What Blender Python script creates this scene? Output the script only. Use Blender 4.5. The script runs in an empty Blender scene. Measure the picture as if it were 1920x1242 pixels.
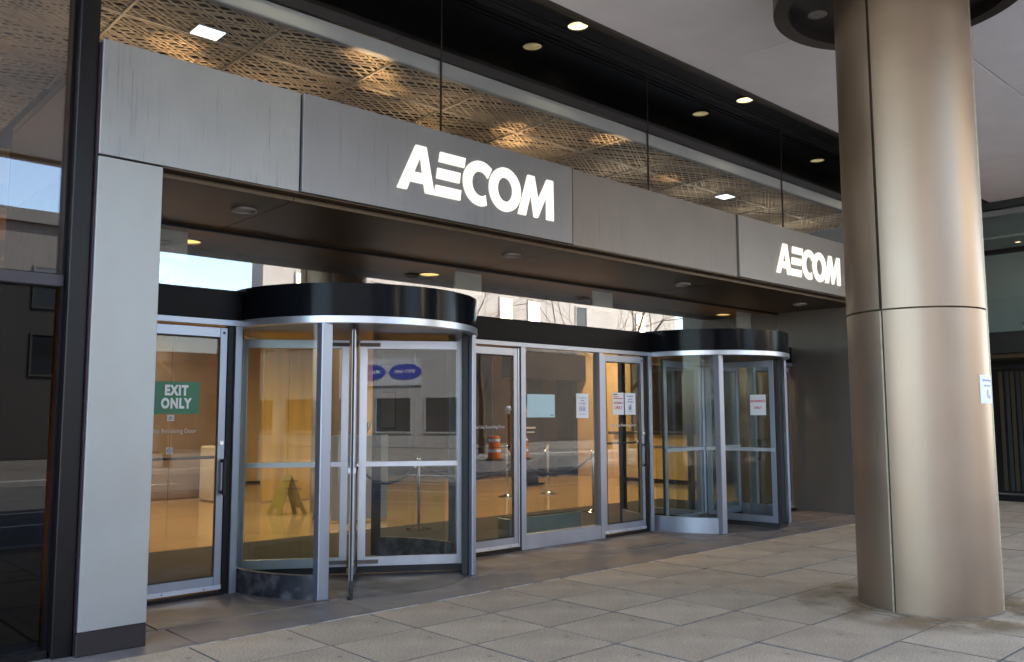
import bpy, bmesh, math, random
from mathutils import Matrix, Vector
random.seed(7)
PI = math.pi
S = bpy.context.scene
COL = S.collection

# ------------------------------------------------------------------ camera
cam = bpy.data.cameras.new('camera'); camo = bpy.data.objects.new('camera', cam); COL.objects.link(camo)
yaw, pitch, roll = 0.7468, 0.0997, -0.0036
f_ = Vector((math.sin(yaw)*math.cos(pitch), math.cos(yaw)*math.cos(pitch), math.sin(pitch)))
r_ = Vector((math.cos(yaw), -math.sin(yaw), 0)); u_ = r_.cross(f_)
cr, sr = math.cos(roll), math.sin(roll)
rr = cr*r_ + sr*u_; uu = -sr*r_ + cr*u_
m = Matrix.Identity(4)
for i in range(3):
    m[i][0] = rr[i]; m[i][1] = uu[i]; m[i][2] = -f_[i]
m.translation = (-1.8044, -6.0101, 1.5)
camo.matrix_world = m
cam.sensor_width = 36; cam.lens = 36*1620.8/1920; cam.clip_end = 2000; cam.clip_start = 0.05
S.camera = camo

# ------------------------------------------------------------------ light
SUN_EL, SUN_AZ = math.radians(52), math.radians(52)      # azimuth from +y towards +x (behind the building, right)
w = bpy.data.worlds.new('World'); S.world = w; w.use_nodes = True
nt = w.node_tree; nt.nodes.clear()
sky = nt.nodes.new('ShaderNodeTexSky'); sky.sky_type = 'NISHITA'; sky.sun_disc = False
sky.sun_elevation = SUN_EL; sky.sun_rotation = SUN_AZ; sky.air_density = 1.0; sky.dust_density = 1.5
bgn = nt.nodes.new('ShaderNodeBackground'); bgn.inputs[1].default_value = 0.15
out = nt.nodes.new('ShaderNodeOutputWorld')
nt.links.new(sky.outputs[0], bgn.inputs[0]); nt.links.new(bgn.outputs[0], out.inputs[0])
sl = bpy.data.lights.new('sun', 'SUN'); sl.energy = 4.1; sl.angle = math.radians(0.5); sl.color = (1, .95, .88)
so = bpy.data.objects.new('sun', sl); COL.objects.link(so)
sd = Vector((math.sin(SUN_AZ)*math.cos(SUN_EL), math.cos(SUN_AZ)*math.cos(SUN_EL), math.sin(SUN_EL)))
so.rotation_euler = (-sd).to_track_quat('-Z', 'Y').to_euler(); so.location = (30, 30, 60)
S.view_settings.view_transform = 'Standard'; S.view_settings.look = 'None'
S.view_settings.gamma = 1; S.view_settings.use_curve_mapping = False
S.view_settings.exposure = 3.12
S.render.engine = 'CYCLES'
cy = S.cycles
cy.max_bounces = 10; cy.transparent_max_bounces = 24; cy.glossy_bounces = 5; cy.diffuse_bounces = 4
cy.sample_clamp_indirect = 6; cy.use_denoising = True; cy.caustics_reflective = False; cy.caustics_refractive = False

# ------------------------------------------------------------------ materials
MATS = {}
def mat(name, col, rough=.5, metal=0.0, var=.12, scale=6.0, stretch=(1,1,1), bump=0.0, bscale=40.0, spec=.5,
        streak=0.0, streak_scale=14.0, rand=0.0, rvar=.1, speckle=0.0, stain=None, stain_scale=1.2, stain_amt=0.0, gum=0.0, dents=0.0):
    if name in MATS: return MATS[name]
    m = bpy.data.materials.new(name); m.use_nodes = True
    t = m.node_tree; N = t.nodes; L = t.links
    b = N['Principled BSDF']
    tc = N.new('ShaderNodeTexCoord'); mp = N.new('ShaderNodeMapping'); mp.inputs['Scale'].default_value = stretch
    L.new(tc.outputs['Object'], mp.inputs[0])
    nz = N.new('ShaderNodeTexNoise'); nz.inputs['Scale'].default_value = scale; nz.inputs['Detail'].default_value = 6
    L.new(mp.outputs[0], nz.inputs['Vector'])
    rp = N.new('ShaderNodeMapRange'); rp.inputs[1].default_value = .3; rp.inputs[2].default_value = .7
    rp.inputs[3].default_value = 1-var; rp.inputs[4].default_value = 1+var
    L.new(nz.outputs[0], rp.inputs[0])
    val = rp.outputs[0]
    def mul(a, c):
        k = N.new('ShaderNodeMath'); k.operation = 'MULTIPLY'; L.new(a, k.inputs[0]); L.new(c, k.inputs[1]); return k.outputs[0]
    if rand:
        oi = N.new('ShaderNodeObjectInfo'); r2 = N.new('ShaderNodeMapRange')
        r2.inputs[3].default_value = 1-rand; r2.inputs[4].default_value = 1+rand
        L.new(oi.outputs['Random'], r2.inputs[0]); val = mul(val, r2.outputs[0])
    if streak:
        # dried drip marks: noise drawn out vertically
        mp2 = N.new('ShaderNodeMapping'); mp2.inputs['Scale'].default_value = (1, 1, .035); L.new(tc.outputs['Object'], mp2.inputs[0])
        n2 = N.new('ShaderNodeTexNoise'); n2.inputs['Scale'].default_value = streak_scale; n2.inputs['Detail'].default_value = 5; n2.inputs['Roughness'].default_value = .75
        n2.inputs['Distortion'].default_value = .15
        L.new(mp2.outputs[0], n2.inputs['Vector'])
        n3 = N.new('ShaderNodeTexNoise'); n3.inputs['Scale'].default_value = 1.1; L.new(tc.outputs['Object'], n3.inputs['Vector'])
        r3 = N.new('ShaderNodeMapRange'); r3.inputs[1].default_value = .55; r3.inputs[2].default_value = .66
        r3.inputs[3].default_value = 1; r3.inputs[4].default_value = 1-streak; L.new(n2.outputs[0], r3.inputs[0])
        mx = N.new('ShaderNodeMix'); r4 = N.new('ShaderNodeMapRange'); r4.inputs[1].default_value = .35; r4.inputs[2].default_value = .6
        L.new(n3.outputs[0], r4.inputs[0]); L.new(r4.outputs[0], mx.inputs[0]); mx.inputs[2].default_value = 1; L.new(r3.outputs[0], mx.inputs[3])
        val = mul(val, mx.outputs[0])
    if speckle:
        n5 = N.new('ShaderNodeTexNoise'); n5.inputs['Scale'].default_value = 75; n5.inputs['Detail'].default_value = 2; L.new(tc.outputs['Object'], n5.inputs['Vector'])
        r5 = N.new('ShaderNodeMapRange'); r5.inputs[1].default_value = .35; r5.inputs[2].default_value = .65
        r5.inputs[3].default_value = 1-speckle; r5.inputs[4].default_value = 1+speckle; L.new(n5.outputs[0], r5.inputs[0]); val = mul(val, r5.outputs[0])
    base = N.new('ShaderNodeVectorMath'); base.operation = 'SCALE'; base.inputs[0].default_value = col[:3]
    L.new(val, base.inputs['Scale']); cout = base.outputs[0]
    if stain is not None:
        n6 = N.new('ShaderNodeTexNoise'); n6.inputs['Scale'].default_value = stain_scale; n6.inputs['Detail'].default_value = 5; L.new(tc.outputs['Object'], n6.inputs['Vector'])
        r6 = N.new('ShaderNodeMapRange'); r6.inputs[1].default_value = .44; r6.inputs[2].default_value = .62; r6.inputs[4].default_value = stain_amt
        L.new(n6.outputs[0], r6.inputs[0])
        mx = N.new('ShaderNodeMix'); mx.data_type = 'RGBA'; L.new(r6.outputs[0], mx.inputs[0]); L.new(cout, mx.inputs[6]); mx.inputs[7].default_value = (*stain, 1)
        cout = mx.outputs[2]
    if gum:
        vo = N.new('ShaderNodeTexVoronoi'); vo.inputs['Scale'].default_value = 3.2; L.new(tc.outputs['Object'], vo.inputs['Vector'])
        wn = N.new('ShaderNodeSeparateColor'); L.new(vo.outputs['Color'], wn.inputs[0])
        r7 = N.new('ShaderNodeMapRange'); r7.inputs[1].default_value = .045; r7.inputs[2].default_value = .075; r7.inputs[3].default_value = gum; r7.inputs[4].default_value = 0
        L.new(vo.outputs['Distance'], r7.inputs[0]); k7 = N.new('ShaderNodeMath'); k7.operation = 'MULTIPLY'; L.new(r7.outputs[0], k7.inputs[0])
        k8 = N.new('ShaderNodeMath'); k8.operation = 'GREATER_THAN'; k8.inputs[1].default_value = .62; L.new(wn.outputs[0], k8.inputs[0]); L.new(k8.outputs[0], k7.inputs[1])
        mx = N.new('ShaderNodeMix'); mx.data_type = 'RGBA'; L.new(k7.outputs[0], mx.inputs[0]); L.new(cout, mx.inputs[6]); mx.inputs[7].default_value = (.09, .08, .07, 1)
        cout = mx.outputs[2]
    L.new(cout, b.inputs['Base Color'])
    b.inputs['Metallic'].default_value = metal
    b.inputs['Specular IOR Level'].default_value = spec
    rr_ = N.new('ShaderNodeMapRange'); rr_.inputs[1].default_value = .3; rr_.inputs[2].default_value = .7
    rr_.inputs[3].default_value = max(.02, rough*(1-rvar)); rr_.inputs[4].default_value = min(1, rough*(1+rvar))
    L.new(nz.outputs[0], rr_.inputs[0]); L.new(rr_.outputs[0], b.inputs['Roughness'])
    if bump:
        n4 = N.new('ShaderNodeTexNoise'); n4.inputs['Scale'].default_value = bscale; n4.inputs['Detail'].default_value = 4; L.new(mp.outputs[0], n4.inputs['Vector'])
        bp = N.new('ShaderNodeBump'); bp.inputs['Strength'].default_value = bump; bp.inputs['Distance'].default_value = .01
        L.new(n4.outputs[0], bp.inputs['Height']); L.new(bp.outputs[0], b.inputs['Normal'])
    if dents:
        n8 = N.new('ShaderNodeTexVoronoi'); n8.inputs['Scale'].default_value = 1.9; L.new(tc.outputs['Object'], n8.inputs['Vector'])
        r8 = N.new('ShaderNodeMapRange'); r8.inputs[1].default_value = .0; r8.inputs[2].default_value = .07; r8.interpolation_type = 'SMOOTHSTEP'; L.new(n8.outputs['Distance'], r8.inputs[0])
        b8 = N.new('ShaderNodeBump'); b8.inputs['Strength'].default_value = dents; b8.inputs['Distance'].default_value = .005; b8.invert = False
        L.new(r8.outputs[0], b8.inputs['Height'])
        if bump: L.new(bp.outputs[0], b8.inputs['Normal'])
        L.new(b8.outputs[0], b.inputs['Normal'])
    MATS[name] = m; return m

def emit(name, col, strength, vary=0.0, scale=30):
    if name in MATS: return MATS[name]
    m = bpy.data.materials.new(name); m.use_nodes = True; N = m.node_tree.nodes; L = m.node_tree.links; N.clear()
    e = N.new('ShaderNodeEmission'); e.inputs[0].default_value = (*col, 1); e.inputs[1].default_value = strength
    if vary:
        tc = N.new('ShaderNodeTexCoord'); nz = N.new('ShaderNodeTexNoise'); nz.inputs['Scale'].default_value = scale
        L.new(tc.outputs['Object'], nz.inputs['Vector']); r = N.new('ShaderNodeMapRange')
        r.inputs[1].default_value = .3; r.inputs[2].default_value = .7; r.inputs[3].default_value = strength*(1-vary); r.inputs[4].default_value = strength*(1+vary)
        L.new(nz.outputs[0], r.inputs[0]); L.new(r.outputs[0], e.inputs[1])
    o = N.new('ShaderNodeOutputMaterial'); L.new(e.outputs[0], o.inputs[0]); MATS[name] = m; return m

def glass(name, tint, base=.05, edge=.6, power=3.0, rough=.0, wob=0.0):
    if name in MATS: return MATS[name]
    m = bpy.data.materials.new(name); m.use_nodes = True; N = m.node_tree.nodes; L = m.node_tree.links; N.clear()
    tr = N.new('ShaderNodeBsdfTransparent'); tr.inputs[0].default_value = (*tint, 1)
    gl = N.new('ShaderNodeBsdfGlossy'); gl.inputs['Roughness'].default_value = rough; gl.inputs[0].default_value = (1, 1, 1, 1)
    lw = N.new('ShaderNodeLayerWeight'); lw.inputs[0].default_value = .5
    p = N.new('ShaderNodeMath'); p.operation = 'POWER'; p.inputs[1].default_value = power; L.new(lw.outputs['Facing'], p.inputs[0])
    q = N.new('ShaderNodeMath'); q.operation = 'MULTIPLY_ADD'; q.inputs[1].default_value = edge; q.inputs[2].default_value = base; L.new(p.outputs[0], q.inputs[0])
    mx = N.new('ShaderNodeMixShader'); L.new(q.outputs[0], mx.inputs[0]); L.new(tr.outputs[0], mx.inputs[1]); L.new(gl.outputs[0], mx.inputs[2])
    if wob:
        tc = N.new('ShaderNodeTexCoord'); nz = N.new('ShaderNodeTexNoise'); nz.inputs['Scale'].default_value = 1.3; L.new(tc.outputs['Object'], nz.inputs['Vector'])
        bp = N.new('ShaderNodeBump'); bp.inputs['Strength'].default_value = wob; bp.inputs['Distance'].default_value = .02
        L.new(nz.outputs[0], bp.inputs['Height']); L.new(bp.outputs[0], gl.inputs['Normal'])
    o = N.new('ShaderNodeOutputMaterial'); L.new(mx.outputs[0], o.inputs[0]); MATS[name] = m; return m

M_fascia = mat('weathered steel cladding', (.37,.36,.36), .42, .55, .10, 2.2, streak=.38, streak_scale=38, bump=.02, bscale=3)
M_signpanel = mat('grey sign panel', (.228,.228,.24), .42, .5, .06, 2.0, streak=.22, streak_scale=36)
M_pier = mat('satin steel pier', (.31,.325,.32), .42, .35, .07, 1.6, stain=(.30,.26,.24), stain_scale=2.2, stain_amt=.25, bump=.015, bscale=3)
M_bronze = mat('dark bronze frame', (.005,.004,.005), .38, .0, .25, 8, spec=.25)
M_plinth = mat('dark plinth', (.013,.008,.010), .55, .1, .3, 9, bump=.1)
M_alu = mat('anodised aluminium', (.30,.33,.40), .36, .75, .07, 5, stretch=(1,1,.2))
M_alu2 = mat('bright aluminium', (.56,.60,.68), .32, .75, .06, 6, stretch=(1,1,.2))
M_black = mat('black lacquer band', (.006,.007,.010), .15, .0, .2, 20, stretch=(6,6,.2), spec=.08, rvar=.35)
M_header = mat('black header band', (.006,.0055,.0065), .32, .0, .2, 4, stretch=(.3,1,3), spec=.06, rvar=.12)
M_bronzesoffit = mat('bronze soffit metal', (.085,.057,.034), .42, .55, .08, 2, stretch=(.4,2,2), rvar=.04)
M_darksoffit = mat('black recess', (.012,.012,.013), .4, 0, .2, 5)
M_column = mat('champagne bronze column', (.315,.245,.182), .42, .86, .07, 2.0, dents=.22, bump=.05, bscale=2.5, stain=(.30,.22,.15), stain_scale=1.3, stain_amt=.25)
M_seam = mat('column seam', (.10,.085,.06), .6, .3, .35, 14)
M_seamlight = mat('column seam strip', (.50,.43,.32), .4, .6, .2, 14)
M_cap = mat('bronze cap', (.055,.045,.04), .38, .6, .15, 5)
M_soffit = mat('painted soffit', (.86,.845,.87), .8, 0, .035, 2.5, spec=.2)
M_slab = mat('aggregate paving slab', (.455,.35,.24), .85, 0, .16, 2.4, bump=.35, bscale=120, rand=.09, speckle=.22, stain=(.27,.215,.15), stain_scale=.55, stain_amt=.6, spec=.3, gum=.55)
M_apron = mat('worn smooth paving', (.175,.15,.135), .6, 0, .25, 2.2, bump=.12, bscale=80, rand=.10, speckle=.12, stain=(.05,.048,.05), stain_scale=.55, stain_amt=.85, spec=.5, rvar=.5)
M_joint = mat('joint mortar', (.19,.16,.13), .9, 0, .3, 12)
M_light_joint = mat('pale salt line', (.34,.31,.28), .9, 0, .3, 12)
M_asphalt = mat('asphalt', (.11,.107,.104), .85, 0, .2, 1.5, bump=.3, bscale=90, speckle=.2)
M_walk = mat('concrete', (.17,.155,.135), .85, 0, .15, 2, speckle=.1)
M_curb = mat('granite kerb', (.34,.33,.31), .8, 0, .15, 6)
M_roadpaint = mat('white road paint', (.75,.75,.72), .7, 0, .15, 8)
M_glass = glass('clear door glass', (.88,.90,.88), .024, .5, 2.8, wob=.006)
M_glass_t = glass('transom glass', (.90,.91,.89), .15, .6, 2.6, wob=.004)
M_glass_c = glass('curved glass', (.84,.88,.87), .012, .07, 3.5)
M_glass_w = glass('wing glass', (.90,.94,.94), .03, .45, 3.0)
M_glass_dark = glass('tinted glass', (.42,.44,.45), .05, .5, 2.8, wob=.01)
M_glass_up = glass('upper wall glass', (.94,.95,.95), .015, .3, 3.4)
M_spandrel = mat('black spandrel glass', (.004,.004,.004), .05, 0, .1, 5, spec=1.0, rvar=.1)
M_rubber = mat('black rubber', (.012,.012,.013), .6, 0, .2, 20)
M_kick = mat('scuffed black kick plate', (.032,.036,.045), .42, .2, .3, 14, stain=(.30,.31,.33), stain_scale=9, stain_amt=.35)
M_lattice = mat('gold brown lattice strip', (.78,.63,.45), .40, .1, .15, 10)
M_tbar = mat('grey gold grid bar', (.50,.44,.36), .45, .1, .1, 8)
M_trim = mat('pale grey trim', (.40,.41,.42), .5, .3, .06, 5)
M_plenum = mat('black plenum', (.012,.011,.010), .9, 0, .2, 3)
M_wood = mat('honey maple wall', (.56,.34,.085), .45, 0, .18, 2.0, stretch=(3,3,.25), spec=.4)
M_wood2 = mat('pale maple panel', (.58,.40,.18), .45, 0, .12, 2.0, stretch=(3,3,.25))
M_lobbyfloor = mat('polished tan stone', (.46,.32,.18), .10, 0, .05, 1.6, spec=.5, rvar=0)
M_mat = mat('charcoal entrance mat', (.022,.018,.017), .95, 0, .2, 60, bump=.3)
M_greywall = mat('grey brown partition', (.22,.17,.135), .5, 0, .08, 3)
M_tan = mat('tan lobby wall', (.46,.32,.17), .6, 0, .08, 2)
M_white = mat('white paint', (.74,.74,.74), .5, 0, .05, 6)
M_chrome = mat('chrome', (.72,.72,.74), .12, 1.0, .03, 6)
M_rope = mat('black velvet rope', (.015,.014,.018), .9, 0, .2, 40)
M_yellow = mat('yellow plastic', (.42,.33,.05), .45, 0, .06, 8)
M_heater = mat('blue grey heater cover', (.10,.16,.17), .45, .3, .12, 6)
M_panelgrey = mat('grey hanging board', (.82,.85,.83), .55, .1, .1, 5)
M_green = mat('green film', (.0,.15,.06), .4, 0, .04, 9)
M_print = mat('white print', (.80,.80,.82), .5, 0, .02, 9)
M_printgrey = mat('etched lettering', (.55,.55,.55), .6, 0, .02, 9)
M_red = mat('red print', (.55,.03,.05), .5, 0, .04, 9)
M_blueprint = mat('grey blue print', (.20,.25,.42), .5, 0, .04, 9)
M_paper = mat('white paper', (.80,.82,.86), .6, 0, .03, 9)
M_bluepaper = mat('pale blue board', (.50,.70,.76), .6, 0, .03, 5)
M_beige = mat('sunlit precast concrete', (.38,.33,.285), .85, 0, .10, .5, speckle=.05)
M_beigedark = mat('brown precast', (.26,.19,.14), .85, 0, .12, .5)
M_cgrey = mat('dark grey stone', (.065,.06,.055), .7, 0, .12, .5)
M_winfar = mat('far window glass', (.03,.035,.04), .08, 0, .3, .7)
M_bark = mat('bark', (.16,.11,.07), .9, 0, .3, 8, bump=.4)
M_orange = mat('orange barrel plastic', (.75,.13,.015), .5, 0, .1, 8)
M_blueban = mat('blue oval print', (.03,.05,.30), .5, 0, .05, 8)
M_curtain = mat('grey blue curtain', (.10,.11,.115), .8, 0, .15, 4, stretch=(5,5,.2))
M_curtain2 = mat('tan curtain', (.17,.125,.075), .8, 0, .15, 4, stretch=(5,5,.2))
M_teal = mat('teal blind', (.30,.38,.37), .75, 0, .06, 2)
M_leaf = mat('leaf green', (.04,.10,.05), .6, 0, .2, 20)
E_sign = emit('lit sign face', (1.0,.93,.80), .155, .10, 5)
E_amber = emit('amber lamp', (1.0,.62,.20), .3)
E_warm = emit('warm lamp', (1.0,.83,.42), .26, .4, 9)
E_cool = emit('cool lamp', (.93,.97,1.0), .35)
E_window = emit('lit window', (1.0,.84,.5), 3.2)
E_tiny = emit('tiny bulb', (1.0,.65,.22), .3)

# ------------------------------------------------------------------ mesh helpers
class MB:
    def __init__(s): s.v = []; s.f = []
    def add(s, vs, fs):
        n = len(s.v); s.v += [tuple(p) for p in vs]; s.f += [tuple(i+n for i in q) for q in fs]; return s
    def box(s, x0, x1, y0, y1, z0, z1):
        return s.add([(x0,y0,z0),(x1,y0,z0),(x1,y1,z0),(x0,y1,z0),(x0,y0,z1),(x1,y0,z1),(x1,y1,z1),(x0,y1,z1)],
            [(3,2,1,0),(4,5,6,7),(0,1,5,4),(1,2,6,5),(2,3,7,6),(3,0,4,7)])
    def obox(s, c, ux, hx, hy, z0, z1):
        # box turned about z: centre (x,y), unit vector along its length, half sizes
        ux = Vector((ux[0], ux[1])).normalized(); uy = Vector((-ux.y, ux.x)); c = Vector(c[:2]); P = []
        for z in (z0, z1):
            for a, b in ((-1,-1),(1,-1),(1,1),(-1,1)):
                q = c + ux*hx*a + uy*hy*b; P.append((q.x, q.y, z))
        return s.add(P, [(3,2,1,0),(4,5,6,7),(0,1,5,4),(1,2,6,5),(2,3,7,6),(3,0,4,7)])
    def prism(s, poly, axis, a, b):
        # poly of 2D points extruded along an axis from a to b
        n = len(poly)
        def P(p, t): return (p[0], t, p[1]) if axis == 'y' else ((t, p[0], p[1]) if axis == 'x' else (p[0], p[1], t))
        vs = [P(p, a) for p in poly] + [P(p, b) for p in poly]
        fs = [tuple(range(n)), tuple(range(2*n-1, n-1, -1))] + [(i, i+n, (i+1) % n+n, (i+1) % n) for i in range(n)]
        return s.add(vs, fs)
    def ring(s, outer, inner, axis, a, b):
        # band between two loops of equal count, extruded
        n = len(outer)
        def P(p, t): return (p[0], t, p[1]) if axis == 'y' else (p[0], p[1], t)
        vs = [P(p, a) for p in outer]+[P(p, a) for p in inner]+[P(p, b) for p in outer]+[P(p, b) for p in inner]
        fs = []
        for i in range(n):
            j = (i+1) % n
            fs += [(i, j, n+j, n+i), (2*n+i, 3*n+i, 3*n+j, 2*n+j), (i, 2*n+i, 2*n+j, j), (n+i, n+j, 3*n+j, 3*n+i)]
        return s.add(vs, fs)
    def arc(s, c, r0, r1, a0, a1, z0, z1, n=24):
        # curved wall sector between radii, closed
        vs = []; 
        for i in range(n+1):
            t = a0+(a1-a0)*i/n; ca, sa = math.cos(t), math.sin(t)
            for r in (r0, r1):
                for z in (z0, z1): vs.append((c[0]+r*ca, c[1]+r*sa, z))
        fs = []
        for i in range(n):
            b = 4*i; d = b+4
            fs += [(b, b+1, d+1, d), (b+2, d+2, d+3, b+3), (b, d, d+2, b+2), (b+1, b+3, d+3, d+1)]
        if abs(abs(a1-a0)-2*PI) > 1e-4:
            fs += [(0, 2, 3, 1), (4*n, 4*n+1, 4*n+3, 4*n+2)]
        return s.add(vs, fs)
    def disc(s, c, r, z0, z1, n=24):
        P = [(c[0]+r*math.cos(2*PI*i/n), c[1]+r*math.sin(2*PI*i/n)) for i in range(n)]
        return s.prism(P, 'z', z0, z1)
    def tube(s, pts, rad, n=8):
        pts = [Vector(p) for p in pts]; rings = []
        for i, p in enumerate(pts):
            d = (pts[min(i+1, len(pts)-1)] - pts[max(i-1, 0)]).normalized()
            a = d.orthogonal().normalized(); 
            if abs(d.z) < .9: a = d.cross(Vector((0,0,1))).normalized()
            b = d.cross(a); r = rad[i] if isinstance(rad, (list, tuple)) else rad
            rings.append([p + r*(math.cos(2*PI*k/n)*a + math.sin(2*PI*k/n)*b) for k in range(n)])
        vs = [q for R in rings for q in R]; fs = []
        for i in range(len(pts)-1):
            for k in range(n):
                j = (k+1) % n; fs.append((i*n+k, i*n+j, (i+1)*n+j, (i+1)*n+k))
        fs += [tuple(range(n-1, -1, -1)), tuple((len(pts)-1)*n+k for k in range(n))]
        return s.add(vs, fs)
    def lathe(s, c, prof, n=20):
        # profile [(r,z)...]
        vs = []; k = len(prof)
        for i in range(n):
            t = 2*PI*i/n
            for r, z in prof: vs.append((c[0]+r*math.cos(t), c[1]+r*math.sin(t), c[2]+z))
        fs = []
        for i in range(n):
            j = (i+1) % n
            for q in range(k-1): fs.append((i*k+q, j*k+q, j*k+q+1, i*k+q+1))
        return s.add(vs, fs)

def mesh(name, mb, material, bevel=0.0, smooth=False):
    me = bpy.data.meshes.new(name); me.from_pydata(mb.v, [], mb.f); me.update()
    bm = bmesh.new(); bm.from_mesh(me); bmesh.ops.recalc_face_normals(bm, faces=bm.faces)
    if bevel:
        es = [e for e in bm.edges if len(e.link_faces) == 2 and e.calc_face_angle(0) > .6]
        bmesh.ops.bevel(bm, geom=es, offset=bevel, segments=1, affect='EDGES', profile=.5)
    if smooth:
        for f in bm.faces: f.smooth = True
        for e in bm.edges:
            if len(e.link_faces) == 2 and e.calc_face_angle(0) > .6: e.smooth = False
    bm.to_mesh(me); bm.free()
    me.materials.append(material); return me
def attach(o, parent):
    # keep the object where its vertices say it is
    o.parent = parent
    return o
WORLD = {}
def part(name, mb, material, parent=None, bevel=0.0, smooth=False, kind=None, label=None, local=False):
    o = bpy.data.objects.new(name, mesh(name, mb, material, bevel, smooth)); COL.objects.link(o)
    if parent is not None:
        o.parent = parent
        if not local: 
            wl = WORLD.get(parent.name, Vector((0,0,0))); o.location = -wl
        WORLD[o.name] = Vector((0,0,0))
    if kind: o['kind'] = kind
    if label: o['label'] = label
    return o
def place(name, me, parent, loc, rot=(0,0,0)):
    o = bpy.data.objects.new(name, me); COL.objects.link(o); o.parent = parent
    if parent is not None: loc = Vector(loc) - WORLD.get(parent.name, Vector((0,0,0)))
    o.location = loc; o.rotation_euler = rot; return o
def thing(name, label, cat, loc=(0,0,0), group=None, rotz=0):
    o = bpy.data.objects.new(name, None); COL.objects.link(o); o.location = loc; o.rotation_euler = (0,0,rotz)
    o.empty_display_size = .1; o['label'] = label; o['category'] = cat
    if group: o['group'] = group
    WORLD[o.name] = Vector(loc); return o
def tag(o, label, cat, group=None):
    o['label'] = label; o['category'] = cat
    if group: o['group'] = group
    return o
def struct(name, mb, material, **k):
    return part(name, mb, material, None, kind='structure', **k)
def lettering(name, text, size, loc, rot, material, parent=None, align='CENTER', depth=.0015, sx=1.0, spacing=1.0, bold=0.0):
    cu = bpy.data.curves.new(name, 'FONT'); cu.body = text; cu.size = size; cu.align_x = align; cu.align_y = 'CENTER'
    cu.extrude = depth; cu.space_character = spacing; cu.space_line = 1.0; cu.resolution_u = 3; cu.offset = bold
    o = bpy.data.objects.new(name, cu); COL.objects.link(o)
    bpy.context.view_layer.update()
    me = bpy.data.meshes.new_from_object(o.evaluated_get(bpy.context.evaluated_depsgraph_get()))
    COL.objects.unlink(o); bpy.data.objects.remove(o); 
    me.materials.clear(); me.materials.append(material); me.name = name
    q = bpy.data.objects.new(name, me); COL.objects.link(q)
    if parent is not None:
        q.parent = parent; loc = Vector(loc) - WORLD.get(parent.name, Vector((0,0,0)))
    q.location = loc; q.rotation_euler = rot; q.scale = (sx, 1, 1)
    return q
FRONT = (PI/2, 0, 0)

# ------------------------------------------------------------------ ground
D = 1.27
road = struct('road', MB().box(-60, 90, -17.2, -5.35, -.30, -.13), M_asphalt)
struct('ground', MB().box(-150, 200, -200, 120, -.6, -.31), M_asphalt)
for y in (-8.6, -10.6):
    mb = MB()
    mb.box(-60, 90, y-.06, y+.06, -.129, -.126)
    part('lane_line', mb, M_roadpaint, road)
mb = MB()
for i in range(14): mb.box(-50+i*9, -47+i*9, -13.4, -13.28, -.129, -.126)
part('lane_dash', mb, M_roadpaint, road)
struct('far_pavement', MB().box(-60, 90, -29.4, -17.5, -.30, .0), M_walk)
struct('kerb', MB().box(-60, 90, -17.5, -17.2, -.30, .015), M_curb, bevel=.02)
struct('near_kerb', MB().box(-60, 90, -5.35, -5.1, -.30, .0), M_curb, bevel=.015)

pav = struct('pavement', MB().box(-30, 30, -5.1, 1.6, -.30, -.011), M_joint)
SX, SY, XJ, YE = .7056, .6305, .6146, -.23
slabs = []
for k in range(4):
    mb = MB(); g = .009
    mb.box(g, SX-g, g, SY-g, -.022, 0)
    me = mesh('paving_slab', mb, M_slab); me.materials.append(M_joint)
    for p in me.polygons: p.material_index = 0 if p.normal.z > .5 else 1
    slabs.append(me)
for i in range(-3, 21):
    for j in range(1, 9):
        x0 = XJ+i*SX; y0 = YE-j*SY
        if y0 < -5.1: continue
        o = place('paving_slab', slabs[(i*3+j) % 4], pav, (x0, y0, random.uniform(-.003, .002)), (random.uniform(-.0025,.0025), random.uniform(-.0025,.0025), 0))
# slabs outside the part the picture can show
part('outer_paving', MB().box(-30, XJ-3*SX-.02, -5.1, 1.2, -.021, -.002).box(XJ+21*SX+.02, 15.15, -5.1, 1.2, -.021, -.002), M_slab, pav, kind='stuff')
# darker worn apron right before the doors: two courses of longer slabs
apr = []
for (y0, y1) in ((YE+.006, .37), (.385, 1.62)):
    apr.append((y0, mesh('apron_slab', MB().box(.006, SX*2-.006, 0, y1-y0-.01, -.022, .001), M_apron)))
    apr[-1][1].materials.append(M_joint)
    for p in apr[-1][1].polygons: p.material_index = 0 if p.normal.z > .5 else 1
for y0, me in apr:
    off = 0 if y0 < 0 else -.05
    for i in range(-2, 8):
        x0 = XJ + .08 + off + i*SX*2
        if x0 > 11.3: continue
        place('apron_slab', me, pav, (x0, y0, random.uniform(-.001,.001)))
mb = MB(); x = .5
while x < 12:
    l = random.uniform(.2, .9); mb.box(x, x+l, YE-.003, YE+random.uniform(.003, .009), -.012, .0025); x += l + random.uniform(0, .25)
part('salt_line', mb, M_light_joint, pav)

# ------------------------------------------------------------------ office building: soffit, glass wall, upper floors
bld = thing('office_building', 'dark glass office building with a pale canopy soffit over the bronze entrance', 'building', (0, 0, 0))
ZS = 5.385; YS = -.56
xs = [-3.2, 0.2, 6.35, 8.6, 12.0, 15.2]
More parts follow.
